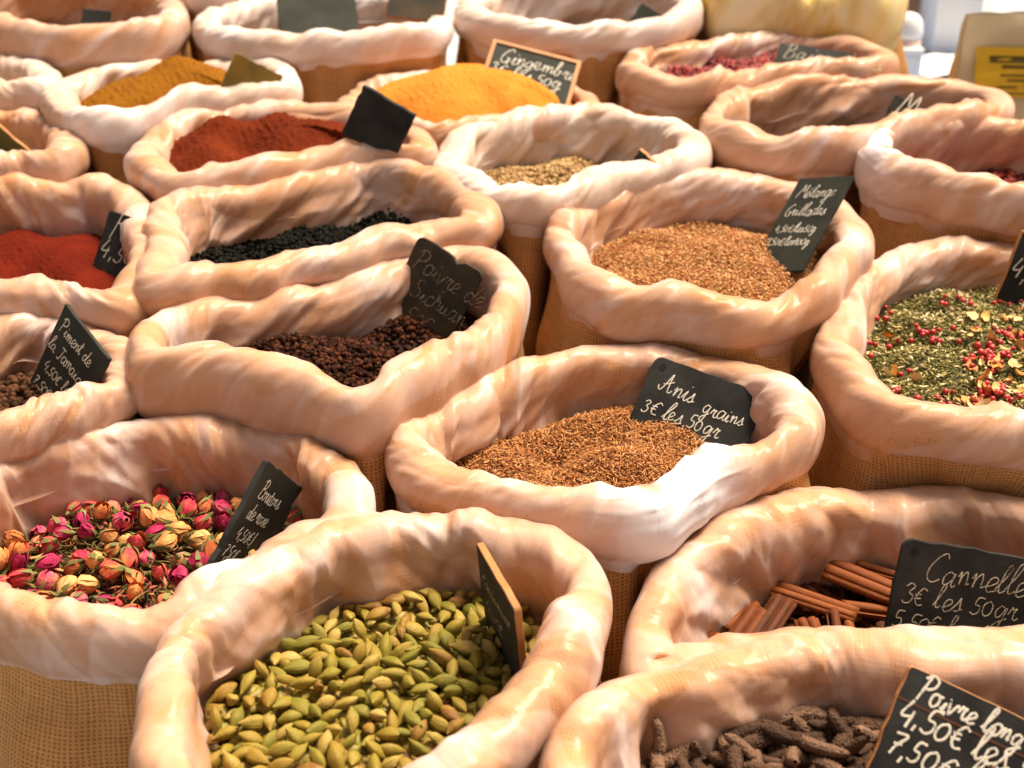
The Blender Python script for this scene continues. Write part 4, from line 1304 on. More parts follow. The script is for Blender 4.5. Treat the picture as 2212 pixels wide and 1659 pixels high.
# ------------------------------------------------------------------ slates with chalk writing
GL = {
 'A': ([[(0,.35),(.02,.2),(.12,.1),(.25,.3),(.42,.8),(.5,.98),(.48,.6),(.5,.1),(.6,.02),(.72,.15)],[(.2,.42),(.45,.5),(.66,.62)]], .74),
 'B': ([[(.1,0),(.16,.5),(.2,.95)],[(.02,.8),(.2,1.0),(.46,.9),(.42,.62),(.2,.52),(.48,.48),(.54,.2),(.34,.0),(.08,.06)]], .64),
 'C': ([[(.55,.85),(.42,1.0),(.2,.8),(.05,.4),(.12,.08),(.32,.0),(.52,.14)]], .6),
 'G': ([[(.55,.85),(.42,1.0),(.2,.8),(.06,.4),(.14,.08),(.34,.05),(.5,.35),(.34,.38)],[(.5,.35),(.46,-.05)]], .62),
 'J': ([[(.1,.95),(.6,.98)],[(.4,.95),(.38,.3),(.28,.0),(.1,.05)]], .6),
 'M': ([[(0,.0),(.1,.6),(.18,.98),(.32,.45),(.5,.98),(.56,.4),(.66,.02)]], .74),
 'P': ([[(.1,-.02),(.16,.5),(.22,.98)],[(.04,.82),(.25,1.02),(.52,.9),(.5,.62),(.3,.48),(.18,.5)]], .6),
 'R': ([[(.08,-.02),(.14,.5),(.18,.98)],[(.02,.85),(.25,1.0),(.48,.85),(.36,.56),(.16,.5)],[(.24,.52),(.52,.0)]], .6),
 'S': ([[(.5,.85),(.34,1.0),(.14,.85),(.2,.6),(.42,.42),(.4,.12),(.2,.0),(.02,.12)]], .56),
 'a': ([[(.38,.44),(.2,.5),(.05,.3),(.1,.04),(.26,.06),(.38,.3),(.4,.48)],[(.4,.48),(.38,.12),(.46,.0),(.56,.1)]], .54),
 'b': ([[(.0,.1),(.2,.6),(.24,.95),(.14,.95),(.1,.4),(.14,.04),(.3,.04),(.38,.28),(.26,.4),(.4,.34),(.5,.36)]], .5),
 'c': ([[(.36,.4),(.22,.5),(.06,.3),(.1,.05),(.26,.0),(.42,.12)]], .44),
 'd': ([[(.36,.4),(.2,.5),(.05,.28),(.1,.03),(.26,.06),(.4,.4),(.5,1.0)],[(.44,.7),(.38,.14),(.46,.0),(.56,.1)]], .54),
 'e': ([[(.02,.12),(.2,.22),(.34,.38),(.24,.5),(.1,.4),(.08,.12),(.2,.0),(.42,.12)]], .42),
 'g': ([[(.38,.44),(.2,.5),(.05,.3),(.12,.06),(.28,.1),(.4,.46)],[(.4,.46),(.34,-.1),(.26,-.42),(.1,-.4),(.16,-.2),(.5,.06)]], .52),
 'h': ([[(.0,.1),(.2,.6),(.24,.95),(.14,.95),(.1,.4),(.08,.0),(.14,.3),(.28,.48),(.36,.36),(.34,.08),(.42,.0),(.5,.1)]], .5),
 'i': ([[(.02,.1),(.14,.46),(.12,.12),(.2,.0),(.3,.12)],[(.19,.68),(.21,.72)]], .3),
 'l': ([[(.0,.08),(.18,.5),(.3,.9),(.2,1.0),(.12,.7),(.1,.2),(.18,.0),(.34,.12)]], .32),
 'm': ([[(.02,.3),(.1,.46),(.1,.02),(.14,.3),(.26,.48),(.3,.3),(.3,.02),(.34,.3),(.46,.48),(.52,.3),(.52,.06),(.62,.1)]], .64),
 'n': ([[(.02,.3),(.1,.46),(.1,.02),(.14,.3),(.28,.48),(.34,.3),(.34,.06),(.44,.1)]], .46),
 'o': ([[(.24,.5),(.08,.4),(.06,.12),(.2,.0),(.36,.14),(.36,.38),(.24,.5),(.34,.44),(.5,.44)]], .48),
 'q': ([[(.38,.44),(.2,.5),(.05,.3),(.12,.06),(.28,.1),(.4,.46)],[(.4,.46),(.36,-.4)]], .5),
 'r': ([[(.02,.2),(.12,.5),(.14,.4),(.28,.46),(.22,.3),(.24,.06),(.34,.02),(.42,.12)]], .4),
 's': ([[(.0,.06),(.16,.3),(.22,.5),(.26,.3),(.3,.1),(.18,.0),(.08,.06)],[(.28,.08),(.4,.12)]], .4),
 't': ([[(.0,.1),(.16,.5),(.22,.85),(.14,.3),(.18,.02),(.34,.12)],[(.04,.56),(.34,.6)]], .34),
 'u': ([[(.0,.2),(.1,.46),(.08,.12),(.18,.0),(.3,.16),(.36,.46),(.34,.1),(.42,.0),(.5,.1)]], .5),
 'v': ([[(.0,.46),(.12,.05),(.18,.02),(.34,.46),(.46,.42)]], .44),
 'é': ([[(.02,.12),(.2,.22),(.34,.38),(.24,.5),(.1,.4),(.08,.12),(.2,.0),(.42,.12)],[(.2,.66),(.4,.88)]], .42),
 '0': ([[(.24,.6),(.08,.46),(.06,.16),(.2,.0),(.38,.12),(.42,.42),(.3,.6),(.22,.58)]], .5),
 '1': ([[(.02,.4),(.24,.72),(.18,.0)]], .32),
 '2': ([[(.04,.55),(.2,.72),(.36,.56),(.24,.28),(.03,.02),(.4,.05)]], .46),
 '3': ([[(.05,.6),(.2,.72),(.34,.6),(.2,.4),(.36,.26),(.3,.04),(.12,.0),(.02,.1)]], .44),
 '4': ([[(.22,.75),(.02,.28),(.38,.3)],[(.34,.46),(.26,-.04)]], .46),
 '5': ([[(.4,.7),(.16,.68),(.12,.4),(.32,.36),(.36,.14),(.22,.0),(.03,.06)]], .46),
 '7': ([[(.02,.66),(.38,.68),(.2,.3),(.14,.0)],[(.1,.34),(.36,.38)]], .44),
 '€': ([[(.46,.62),(.3,.7),(.14,.5),(.1,.2),(.24,.02),(.44,.06)],[(.02,.42),(.3,.45)],[(.02,.26),(.28,.3)]], .52),
 ',': ([[(.1,.08),(.06,-.12)]], .2),
 '/': ([[(.0,-.1),(.3,.9)]], .34),
 ' ': ([], .3),
}


def smooth_line(pts, k=5):
    P = np.asarray(pts, float)
    if len(P) < 3:
        return P
    Q = np.concatenate([[2 * P[0] - P[1]], P, [2 * P[-1] - P[-2]]])
    out = []
    t = np.linspace(0, 1, k, endpoint=False)[:, None]
    for i in range(1, len(Q) - 2):
        p0, p1, p2, p3 = Q[i - 1], Q[i], Q[i + 1], Q[i + 2]
        out.append(.5 * ((2 * p1) + (-p0 + p2) * t + (2 * p0 - 5 * p1 + 4 * p2 - p3) * t ** 2 + (-p0 + 3 * p1 - 3 * p2 + p3) * t ** 3))
    return np.concatenate(out + [P[-1:]])


def chalk_mesh(lines, w, h, rng, pen):
    """lines: (text, x0, y0, size, slant-rise) with x0, y0 in board fractions from its upper left; board centred at 0 in x, y."""
    Vs, Fs = [], []
    off = 0
    for (txt, x0, y0, size, rise) in lines:
        cx = x0 * w - w / 2
        cy = h / 2 - y0 * h
        x_start = cx
        for ch in txt:
            strokes, adv = GL[ch]
            jit = rng.normal(0, 0.03); rot_ = rng.normal(0, 0.07); sc_ = rng.uniform(0.9, 1.1)
            for s in strokes:
                P = smooth_line(s) * np.array([rng.uniform(.92, 1.08), 1.0]) * sc_
                P = np.stack([P[:, 0] - rot_ * P[:, 1], P[:, 1] + rot_ * P[:, 0]], -1)
                X = cx + (P[:, 0] + 0.16 * P[:, 1]) * size * 0.95
                Y = cy + (P[:, 1] + jit) * size + (X - x_start) * rise
                L = np.stack([X, Y], -1)
                d = np.gradient(L, axis=0)
                d /= np.linalg.norm(d, axis=1)[:, None] + 1e-9
                nn = np.stack([-d[:, 1], d[:, 0]], -1)
                wd = pen * (0.75 + 0.35 * rng.uniform(size=len(L)))[:, None]
                a, b = L + nn * wd / 2, L - nn * wd / 2
                zz = np.full(len(L), 0.0)
                top_ = 0.00025
                V = np.concatenate([np.stack([a[:, 0], a[:, 1], zz], -1), np.stack([L[:, 0], L[:, 1], zz + top_], -1), np.stack([b[:, 0], b[:, 1], zz], -1)])
                k = len(L)
                i = np.arange(k - 1)
                f = np.concatenate([np.stack([i, i + k, i + k + 1, i + 1], -1), np.stack([i + k, i + 2 * k, i + 2 * k + 1, i + k + 1], -1)]) + off
                Vs.append(V); Fs.append(f); off += len(V)
            cx += adv * size * 0.95
    return np.concatenate(Vs), np.concatenate(Fs)


def board_mesh(w, h, th, rad, rng, mats, notch=None, chip=0.0005):
    """slab with rounded corners: face (slot 0), edges and back (slot 1)."""
    out = []
    for (sx, sy, a0) in ((1, 1, 0), (-1, 1, 90), (-1, -1, 180), (1, -1, 270)):
        for a in np.linspace(a0, a0 + 90, 6):
            out.append((sx * (w / 2 - rad) + rad * math.cos(R(a)), sy * (h / 2 - rad) + rad * math.sin(R(a))))
    P = []
    for i in range(len(out)):                     # more points along the straight edges, slightly chipped
        p, q = np.array(out[i]), np.array(out[(i + 1) % len(out)])
        k = 9 if np.linalg.norm(q - p) > w * .3 else 1
        for t in np.arange(k) / k:
            P.append(p + (q - p) * t + (rng.normal(0, chip, 2) if 0 < t else 0))
    P = np.array(P)
    if notch:
        nx, ny, nr = notch[0] * w / 2, notch[1] * h / 2, notch[2]
        dd = np.hypot(P[:, 0] - nx, P[:, 1] - ny)
        P = P - (np.array([nx, ny]) / np.hypot(nx, ny))[None] * (np.maximum(0, nr - dd) * 0.9)[:, None]
    k = len(P)
    bv = 0.0005
    sh = P * (1 - 2 * bv / np.array([w, h]))
    rings = [np.c_[sh, np.full(k, 0.0)], np.c_[P, np.full(k, -bv)], np.c_[P, np.full(k, -th + bv)], np.c_[sh, np.full(k, -th)]]
    V = np.concatenate(rings + [np.array([[0, 0, 0.0], [0, 0, -th]])])
    i = np.arange(k); j = (i + 1) % k
    F = [np.stack([np.full(k, 4 * k), i, j, np.full(k, -1)], -1)]
    mi = [np.zeros(k, int)]
    for r_ in range(3):
        F.append(np.stack([r_ * k + i, (r_ + 1) * k + i, (r_ + 1) * k + j, r_ * k + j], -1))
        mi.append(np.ones(k, int))
    F.append(np.stack([np.full(k, 4 * k + 1), 3 * k + j, 3 * k + i, np.full(k, -1)], -1)); mi.append(np.ones(k, int))
    return mesh_np('board', V, np.concatenate(F), mats, smooth=False, mat_idx=np.concatenate(mi))


def rotv(v):
    a = np.linalg.norm(v)
    if a < 1e-9: return np.eye(3)
    k = v / a
    K = np.array([[0, -k[2], k[1]], [k[2], 0, -k[0]], [-k[1], k[0], 0]])
    return np.eye(3) + math.sin(a) * K + (1 - math.cos(a)) * K @ K


def project(P):
    d = P - np.array([0, 0, CAM_Z])
    dep = d[..., 1] * CP - d[..., 2] * SP
    return np.stack([1106 + FPX * d[..., 0] / dep, 829.5 - FPX * (d[..., 1] * SP + d[..., 2] * CP) / dep], -1)


def fit_board(quad, dist, aspect, yaw=0.0, lean=30.0):
    """orientation and size of a board whose corners were seen at quad (source px: TL TR BR BL), centre at a given distance along the ray."""
    q = np.asarray(quad, float) / 1.85172
    c2 = q.mean(0)
    ctr = ray(*c2); ctr = ctr / np.linalg.norm(ctr) * dist + np.array([0, 0, CAM_Z])
    wpx = np.linalg.norm(q[1] - q[0]); hpx = np.linalg.norm(q[3] - q[0])
    # start: upright board, face to -Y, leaning back, turned by yaw, rolled like its top edge
    e = q[1] - q[0]
    roll = -math.atan2(e[1], e[0])
    B = rotv(np.array([0, 0, R(yaw)])) @ rotv(np.array([-R(lean), 0, 0])) @ np.array([[1, 0, 0], [0, 0, -1], [0, 1, 0.]]) @ rotv(np.array([0, 0, roll]))
    def corners(p):
        Rm = B @ rotv(p[:3])
        w, h = math.exp(p[3]), math.exp(p[4])
        L = np.array([[-w / 2, h / 2, 0], [w / 2, h / 2, 0], [w / 2, -h / 2, 0], [-w / 2, -h / 2, 0]])
        return L @ Rm.T + ctr + np.array([p[5], p[6] * SP, p[6] * CP]), Rm
    w0 = max(wpx, 30) / FPX * dist * 1.1
    def res(p):
        c, _ = corners(p)
        return np.concatenate([((project(c) - q) / 4).reshape(-1), [(p[3] - p[4] - math.log(aspect)) * 6, p[0] * .8, p[1] * .8, p[2] * .8, p[5] * 20, p[6] * 20]])
    p = np.array([0, 0, 0, math.log(w0), math.log(w0 / aspect), 0, 0])
    lam = 1.0
    r0 = res(p)
    for _ in range(80):
        J = np.stack([(res(p + np.eye(7)[i] * 1e-5) - r0) / 1e-5 for i in range(7)], -1)
        step = np.linalg.solve(J.T @ J + lam * np.eye(7), -J.T @ r0)
        r1 = res(p + step)
        if (r1 ** 2).sum() < (r0 ** 2).sum():
            p, r0, lam = p + step, r1, lam * .5
        else:
            lam *= 3
    c, Rm = corners(p)
    return c.mean(0), Rm, math.exp(p[3]), math.exp(p[4]), float(np.abs((project(c) - q)).max())


def mat_slate(name, col, col2, rough=0.62):
    return mat_plain(name, col, 0.75, 0.3, 22, 0.16, 260, 0.16, col2)


M['slate'] = mat_slate('slate_dark', (0.031, 0.032, 0.031), (0.009, 0.009, 0.010))
M['slate_green'] = mat_slate('slate_grey_green', (0.036, 0.040, 0.032), (0.017, 0.019, 0.016))
M['slate_brown'] = mat_slate('slate_worn_brown', (0.075, 0.050, 0.030), (0.022, 0.026, 0.022))
M['slate_dust'] = mat_slate('slate_under_curry_dust', (0.26, 0.17, 0.03), (0.13, 0.10, 0.03))
M['slate_olive'] = mat_slate('slate_under_green_dust', (0.17, 0.16, 0.055), (0.10, 0.10, 0.04))
M['wood'] = mat_plain('raw_wood_edge', (0.46, 0.20, 0.065), 0.6, 0.25, 60, 0.3, 160)
def mat_chalk(name, col, cover):
    m, nt, N, L, b = new_mat(name)
    b.inputs['Base Color'].default_value = (*col, 1); b.inputs['Roughness'].default_value = 0.95; b.inputs['Specular IOR Level'].default_value = 0.1
    tc = N.new('ShaderNodeTexCoord')
    nz = N.new('ShaderNodeTexNoise'); nz.inputs['Scale'].default_value = 900; nz.inputs['Detail'].default_value = 3; L.new(tc.outputs['Object'], nz.inputs['Vector'])
    n2 = N.new('ShaderNodeTexNoise'); n2.inputs['Scale'].default_value = 90; n2.inputs['Detail'].default_value = 2; L.new(tc.outputs['Object'], n2.inputs['Vector'])
    f = math_node(nt, 'ADD', math_node(nt, 'MULTIPLY', nz.outputs['Fac'], 0.6), math_node(nt, 'MULTIPLY', n2.outputs['Fac'], 0.5))
    mr = N.new('ShaderNodeMapRange'); mr.inputs['From Min'].default_value = 0.62 - cover * 0.35; mr.inputs['From Max'].default_value = 0.80 - cover * 0.35
    L.new(f, mr.inputs['Value'])
    L.new(mr.outputs[0], b.inputs['Alpha'])
    return m


M['chalk'] = mat_chalk('chalk', (0.66, 0.63, 0.55), 0.78)
M['chalk_faint'] = mat_chalk('chalk_faded', (0.40, 0.34, 0.24), 0.55)
M['hole'] = mat_plain('drill_hole', (0.004, 0.004, 0.004), 0.9)  # flat black disc painting the shade inside a drilled opening

# quad in source pixels TL TR BR BL; sack; dz of the board centre over the rim plane
TAGS = [
 dict(s='anise', q=[(2625,1415),(3078,1585),(2955,1850),(2512,1690)], asp=1.55, dz=-.004, yaw=-20, lean=30, slate='slate', edge='slate', holes=[(.09,.13),(.90,.13)], rad=.008, th=.005,
      lines=[('Anis',.12,.47,.021,.0),('grains',.54,.54,.0165,.0),('3€ les 50gr',.06,.80,.0180,.0)], label='black slate with two holes reading Anis grains in the anise sack', pen=.0013),
 dict(s='grillades', q=[(3198,715),(3415,699),(3205,1085),(2995,1075)], asp=.62, dz=.014, yaw=0, lean=45, slate='slate_green', edge='slate_green', rad=.002, th=.004,
      lines=[('Mélange',.14,.22,.0175,.0),('Grillades',.10,.42,.0165,.0),('4,50€/les50g',.10,.60,.0125,0),('7,50€/les100g',.06,.74,.0125,0)], label='tall narrow slate reading Mélange Grillades', pen=.0013),
 dict(s='sichuan', q=[(1682,936),(1930,1098),(1745,1480),(1490,1330)], asp=.78, dz=-.008, yaw=-15, lean=28, slate='slate_brown', edge='slate_brown', rad=.007, th=.005, notch=(.25,1.0,.007), chalk='chalk_faint',
      lines=[('Poivre de',.08,.30,.024,.0),('Sichuan',.22,.52,.022,.0),('4,50€',.12,.74,.022,0),('7,50€',.10,.92,.02,0)], label='worn brownish slate with chipped top reading Poivre de Sichuan', pen=.0009),
 dict(s='cinnamon', q=[(3632,2168),(4230,2240),(4140,2740),(3500,2610)], asp=1.32, dz=-.002, yaw=-4, lean=26, slate='slate', edge='slate', holes=[(.085,.10)], rad=.009, th=.005, chalk='chalk_faint2',
      lines=[('Cannelle',.17,.32,.0245,.0),('3€ les 50gr',.06,.53,.0215,.0),('5,50€ les 100gr',.03,.74,.0190,.0)], label='black slate reading Cannelle 3€ les 50gr in the cinnamon sack', pen=.0013),
 dict(s='longpepper', q=[(3649,2663),(4270,2955),(4090,3440),(3440,3130)], asp=1.36, dz=.000, yaw=-10, lean=30, slate='slate', edge='wood', rad=.0025, th=.006, groove=.27,
      lines=[('Poivre long',.09,.225,.0172,.0),('4,50€ les 50g',.05,.45,.0230,.0),('7,50€ les 100g',.05,.70,.0230,.0)], label='black board with orange wood edge reading Poivre long 4,50€', pen=.0024),
 dict(s='ginger', q=[(1975,160),(2325,247),(2275,432),(1915,335)], asp=1.45, dz=.042, yaw=-8, lean=15, slate='slate_green', edge='wood', rad=.001, th=.005, frame=True,
      lines=[('Gingembre',.12,.42,.026,.0),('3€ les 50g',.06,.68,.024,.0)], label='wood framed slate reading Gingembre behind the orange powder', pen=.0016),
 dict(s='pinkberry', q=[(3119,169),(3424,212),(3392,318),(3085,275)], asp=1.9, dz=.015, yaw=-6, lean=22, slate='slate', edge='wood', rad=.001, th=.006, chalk='chalk_faint2',
      lines=[('Baies roses',.08,.55,.030,.0),('4,50€',.3,.88,.022,.0)], label='black slate with orange wood edge reading Baies roses', pen=.0016),
 dict(s='deepmix', q=[(3586,374),(3742,462),(3668,610),(3512,530)], asp=1.0, dz=.012, yaw=-25, lean=25, slate='slate', edge='slate', rad=.002, th=.005,
      lines=[('Mé',.14,.46,.036,.0),('4,50',.10,.82,.022,.0)], label='small black slate reading Mé in the half empty sack', pen=.0022),
 dict(s='paprika', q=[(1455,335),(1656,468),(1575,645),(1360,540)], asp=1.12, dz=.05, yaw=-25, lean=32, slate='slate', edge='slate', rad=.001, th=.008, lines=[], label='blank thick blue black slate stuck in the rust red paprika'),
 dict(s='hotpaprika', q=[(440,840),(620,905),(545,1165),(358,1100)], asp=.8, dz=-.004, yaw=-20, lean=30, slate='slate', edge='slate', rad=.002, th=.004,
      lines=[('Ras',.12,.38,.034,.0),('4,50€',.06,.68,.027,.0)], label='black slate with chalk price half hidden behind a sack rim', pen=.0015),
 dict(s='allspice', q=[(263,1213),(432,1437),(272,1785),(103,1562)], asp=.82, dz=.004, yaw=-38, lean=22, slate='slate_green', edge='slate_green', rad=.001, th=.004,
      lines=[('Piment de',.08,.24,.0155,.0),('la Jamaique',.02,.46,.0150,.0),('4,50€ les',.10,.66,.0150,.0),('7,50€ les',.04,.86,.0150,.0)], label='grey green slate tipped on its corner reading Piment de la Jamaique', pen=.0015),
 dict(s='rose', q=[(1092,1832),(1192,1968),(1005,2370),(805,2320)], asp=.55, dz=.000, yaw=-28, lean=30, slate='slate_green', edge='slate', rad=.003, th=.005, notch=(1.0,.78,.009),
      lines=[('Boutons',.14,.28,.0155,.0),('de rose',.14,.46,.0155,.0),('4,50€/',.14,.64,.0155,.0),('7,50€',.06,.80,.0145,.0)], label='narrow slate with chipped corner reading Boutons de rose', pen=.0011),
 dict(s='cardamom', q=[(1904,2165),(2055,2440),(2095,2775),(1942,2500)], asp=1.0, dz=.006, yaw=-72, lean=20, slate='slate_green', edge='wood', rad=.004, th=.0055,
      lines=[('Cardamome',.08,.40,.013,.0),('4,50€',.12,.72,.018,.0)], label='slate with orange wood edge seen nearly edge on among the cardamom', chalk='chalk_faint', pen=.0012),
 dict(s='herbs', q=[(4098,930),(4400,1000),(4290,1280),(3980,1190)], asp=1.3, dz=.020, yaw=-8, lean=28, slate='slate', edge='wood', rad=.001, th=.006,
      lines=[('4,50€',.05,.66,.030,.0)], label='black board with wood edge cut by the right edge above the herbs', pen=.0022),
 dict(s='greenspice', q=[(-130,395),(155,640),(40,735),(-220,520)], asp=1.7, dz=.006, yaw=-20, lean=35, slate='slate_olive', edge='wood', rad=.001, th=.005, lines=[], label='olive dusty tag with wood edge in the left edge sack'),
 dict(s='curry', q=[(949,196),(1132,320),(1072,430),(880,372)], asp=1.3, dz=.022, yaw=-25, lean=25, slate='slate_dust', edge='slate_dust', rad=.002, th=.005, lines=[], label='tag coated in ochre curry dust on the curry mound'),
 dict(s='coriander', q=[(2560,585),(2650,690),(2610,760),(2505,695)], asp=1.2, dz=.004, yaw=-45, lean=25, slate='slate_green', edge='wood', rad=.001, th=.006, lines=[], label='small turned slate with wood edge in the coriander sack'),
 dict(s='backwhite', q=[(1118,-70),(1400,-45),(1458,150),(1105,150)], asp=1.5, dz=.015, yaw=5, lean=15, slate='slate_green', edge='slate', rad=.006, th=.005, lines=[], label='blank grey green slate standing in the wide white rimmed sack'),
 dict(s='farwhite', q=[(1570,-70),(1790,-30),(1775,75),(1535,75)], asp=1.6, dz=.01, yaw=0, lean=20, slate='slate_brown', edge='wood', rad=.003, th=.005, lines=[], label='brownish tag in the hindmost white rimmed sack'),
 dict(s='backtan', q=[(2572,5),(2668,82),(2620,150),(2510,95)], asp=1.2, dz=.0, yaw=-25, lean=25, slate='slate_green', edge='slate', rad=.002, th=.005, lines=[], label='small dark green slate in the bunched white rimmed sack'),
 dict(s='backleft', q=[(340,30),(432,46),(440,120),(308,118)], asp=1.4, dz=.01, yaw=0, lean=25, slate='slate_green', edge='slate', rad=.002, th=.004, lines=[], label='small grey slate in the plain upper left sack'),
]
M['chalk_faint2'] = mat_chalk('chalk_thin', (0.46, 0.43, 0.33), 0.6)

for ti, T in enumerate(TAGS):
    rng = np.random.default_rng(500 + ti)
    I = INFO[T['s']]
    q = np.asarray(T['q'], float) / 1.85172
    c2 = q.mean(0)
    ctr = ray_plane(np.array(c2[0]), np.array(c2[1]), I['c0'][2] + T['dz'], I['c0'][1], I['ty'])
    dist = float(np.linalg.norm(ctr - np.array([0, 0, CAM_Z])))
    ctr, Rm, w, h, err = fit_board(T['q'], dist, T['asp'], T['yaw'], T['lean'])
    print('TAG', T['s'], 'w %.3f h %.3f err %.1f dist %.2f facing %.2f' % (w, h, err, dist, float(Rm[:, 2] @ (np.array([0, 0, CAM_Z]) - ctr)) / dist))
    root = empty('price_tag', tuple(ctr - Rm[:, 1] * h / 2))
    root.rotation_euler = Matrix(Rm.tolist()).to_euler()
    tag(root, T['label'], 'price tag', 'slate price tags in the sacks')
    face, edge = M[T['slate']], M[T['edge']]
    b = mesh_obj('board', board_mesh(w, h, T['th'], T['rad'], rng, [face, edge], T.get('notch')), root)
    b.location = (0, h / 2, 0)
    if T['lines']:
        v, f = chalk_mesh(T['lines'], w, h, rng, T['pen'] * .82)
        keep_w = w * 0.5
        o = mesh_obj('chalk_writing', mesh_np('chalk_writing', v, f, [M[T.get('chalk', 'chalk')]]), root)
        o.location = (0, h / 2, 0.0003)
    for (hx, hy) in T.get('holes', []):
        a = np.linspace(0, 2 * np.pi, 20, endpoint=False)
        r_ = 0.0035
        V = np.concatenate([[[0, 0, 0]], np.stack([r_ * np.cos(a), r_ * np.sin(a), 0 * a], -1)])
        F = np.stack([np.zeros(20, int), 1 + np.arange(20), 1 + (np.arange(20) + 1) % 20], -1)
        o = mesh_obj('hole', mesh_np('hole', V, F, [M['hole']]), root)
        o.location = ((hx - .5) * w, h - hy * h, 0.0003)
    if T.get('groove'):
        y = h - T['groove'] * h
        V = [(-w / 2, y - .0007, .0003), (w / 2, y - .0007, .0003), (w / 2, y + .0007, .0003), (-w / 2, y + .0007, .0003)]
        mesh_obj('joint_line', mesh_np('joint_line', V, [[0, 1, 2, 3]], [mat_plain('board_joint', (0.09, 0.03, 0.015), 0.8)]), root)
    if T.get('frame'):
        e = 0.005
        pieces = [(-w / 2, 0, -w / 2 + e, h), (w / 2 - e, 0, w / 2, h), (-w / 2 + e, h - e, w / 2 - e, h)]
        Vs, Fs = [], []
        for k, (x0, y0, x1, y1) in enumerate(pieces):
            bx = [(x0, y0, -.006), (x1, y0, -.006), (x1, y1, -.006), (x0, y1, -.006), (x0, y0, .002), (x1, y0, .002), (x1, y1, .002), (x0, y1, .002)]
            Vs += bx
            Fs += [[a + 8 * k for a in fc_] for fc_ in ([0, 3, 2, 1], [4, 5, 6, 7], [0, 1, 5, 4], [1, 2, 6, 5], [2, 3, 7, 6], [3, 0, 4, 7])]
        mesh_obj('frame', mesh_np('frame', Vs, Fs, [M['wood']], smooth=False), root)

# ------------------------------------------------------------------ stall table, ground, things behind
def box_verts(x0, y0, z0, x1, y1, z1):
    V = [(x0, y0, z0), (x1, y0, z0), (x1, y1, z0), (x0, y1, z0), (x0, y0, z1), (x1, y0, z1), (x1, y1, z1), (x0, y1, z1)]
    F = [[0, 3, 2, 1], [4, 5, 6, 7], [0, 1, 5, 4], [1, 2, 6, 5], [2, 3, 7, 6], [3, 0, 4, 7]]
    return np.array(V, float), np.array(F)


def bevel_box(name, x0, y0, z0, x1, y1, z1, mats, parent=None, bev=0.003, seg=3, shear=None):
    import bmesh
    bm = bmesh.new()
    V, F = box_verts(x0, y0, z0, x1, y1, z1)
    vs = [bm.verts.new(v) for v in V]
    for f in F:
        bm.faces.new([vs[i] for i in f])
    bmesh.ops.bevel(bm, geom=list(bm.edges), offset=bev, segments=seg, profile=0.5, affect='EDGES')
    if shear:
        for v in bm.verts:
            v.co.z += shear * v.co.y
    me = bpy.data.meshes.new(name)
    bm.to_mesh(me); bm.free()
    for p in me.polygons: p.use_smooth = True
    for m in mats: me.materials.append(m)
    return mesh_obj(name, me, parent)


M['stallwood'] = mat_plain('stall_boards', (0.045, 0.028, 0.017), 0.8, 0.4, 20, 0.3, 60)
table = empty('stall_table', (0, 1.35, 0))
tag(table, 'dark sloping wooden stall table under all the sacks', 'table')
z_top = lambda Y: stall_z(Y) - SACK_H - 0.05
yt0, yt1 = 0.25, 2.25
bevel_box('table_top', -1.5, yt0 - 1.35, z_top(1.35) - .04, 1.5, yt1 - 1.35, z_top(1.35), [M['stallwood']], table, .004, 2, STALL_SLOPE)
for sx in (-1.4, 1.4):
    for yy in (yt0 + .08, yt1 - .08):
        bevel_box('leg', sx - .03, yy - 1.35 - .03, 0, sx + .03, yy - 1.35 + .03, z_top(yy) - .045, [M['stallwood']], table, .004, 2)

M['ground'] = mat_plain('pavement', (0.42, 0.44, 0.48), 0.85, 0.25, 6, 0.3, 80)
g = mesh_obj('ground', mesh_np('ground', [(-80, -40, 0), (80, -40, 0), (80, 160, 0), (-80, 160, 0)], [[0, 1, 2, 3]], [M['ground']]))
tag(g, 'pale pavement of the market place', 'ground', kind='structure')

# ---- paper bag with the yellow sticker
rng = np.random.default_rng(77)
M['kraft'] = mat_plain('kraft_paper', (0.64, 0.54, 0.36), 0.8, 0.14, 9, 0.25, 70)


def paper_bag(w, d, h, rng):
    """open upright bag: four creased walls, side gussets pushed in, slightly crumpled."""
    nu, nv = 80, 30
    P = []
    per = [(-w / 2, -d / 2), (w / 2, -d / 2), (w / 2 - .018, 0), (w / 2, d / 2), (-w / 2, d / 2), (-w / 2 + .018, 0)]
    Q = np.array(per)
    d_ = np.linalg.norm(np.roll(Q, -1, 0) - Q, axis=1); s_ = np.concatenate([[0], np.cumsum(d_)]); Qc = np.concatenate([Q, Q[:1]])
    t = np.linspace(0, s_[-1], nu, endpoint=False)
    base = np.stack([np.interp(t, s_, Qc[:, 0]), np.interp(t, s_, Qc[:, 1])], -1)
    f = noise2(rng, 0.09, 12)
    g = np.zeros((nu, nv, 3))
    for j, v in enumerate(np.linspace(0, 1, nv)):
        taper = 1.10 - 0.34 * v ** 2.2 + 0.05 * math.sin(3 * v)
        g[:, j, 0] = base[:, 0] * taper + 0.0012 * f(base[:, 0] + .3, v * h + base[:, 1])
        g[:, j, 1] = base[:, 1] * taper * (1 - .35 * v ** 3) + 0.0020 * f(base[:, 0], v * h)
        g[:, j, 2] = v * h + 0.0012 * f(base[:, 0] * 2, base[:, 1] * 2 + 1) * v ** 6
    return g


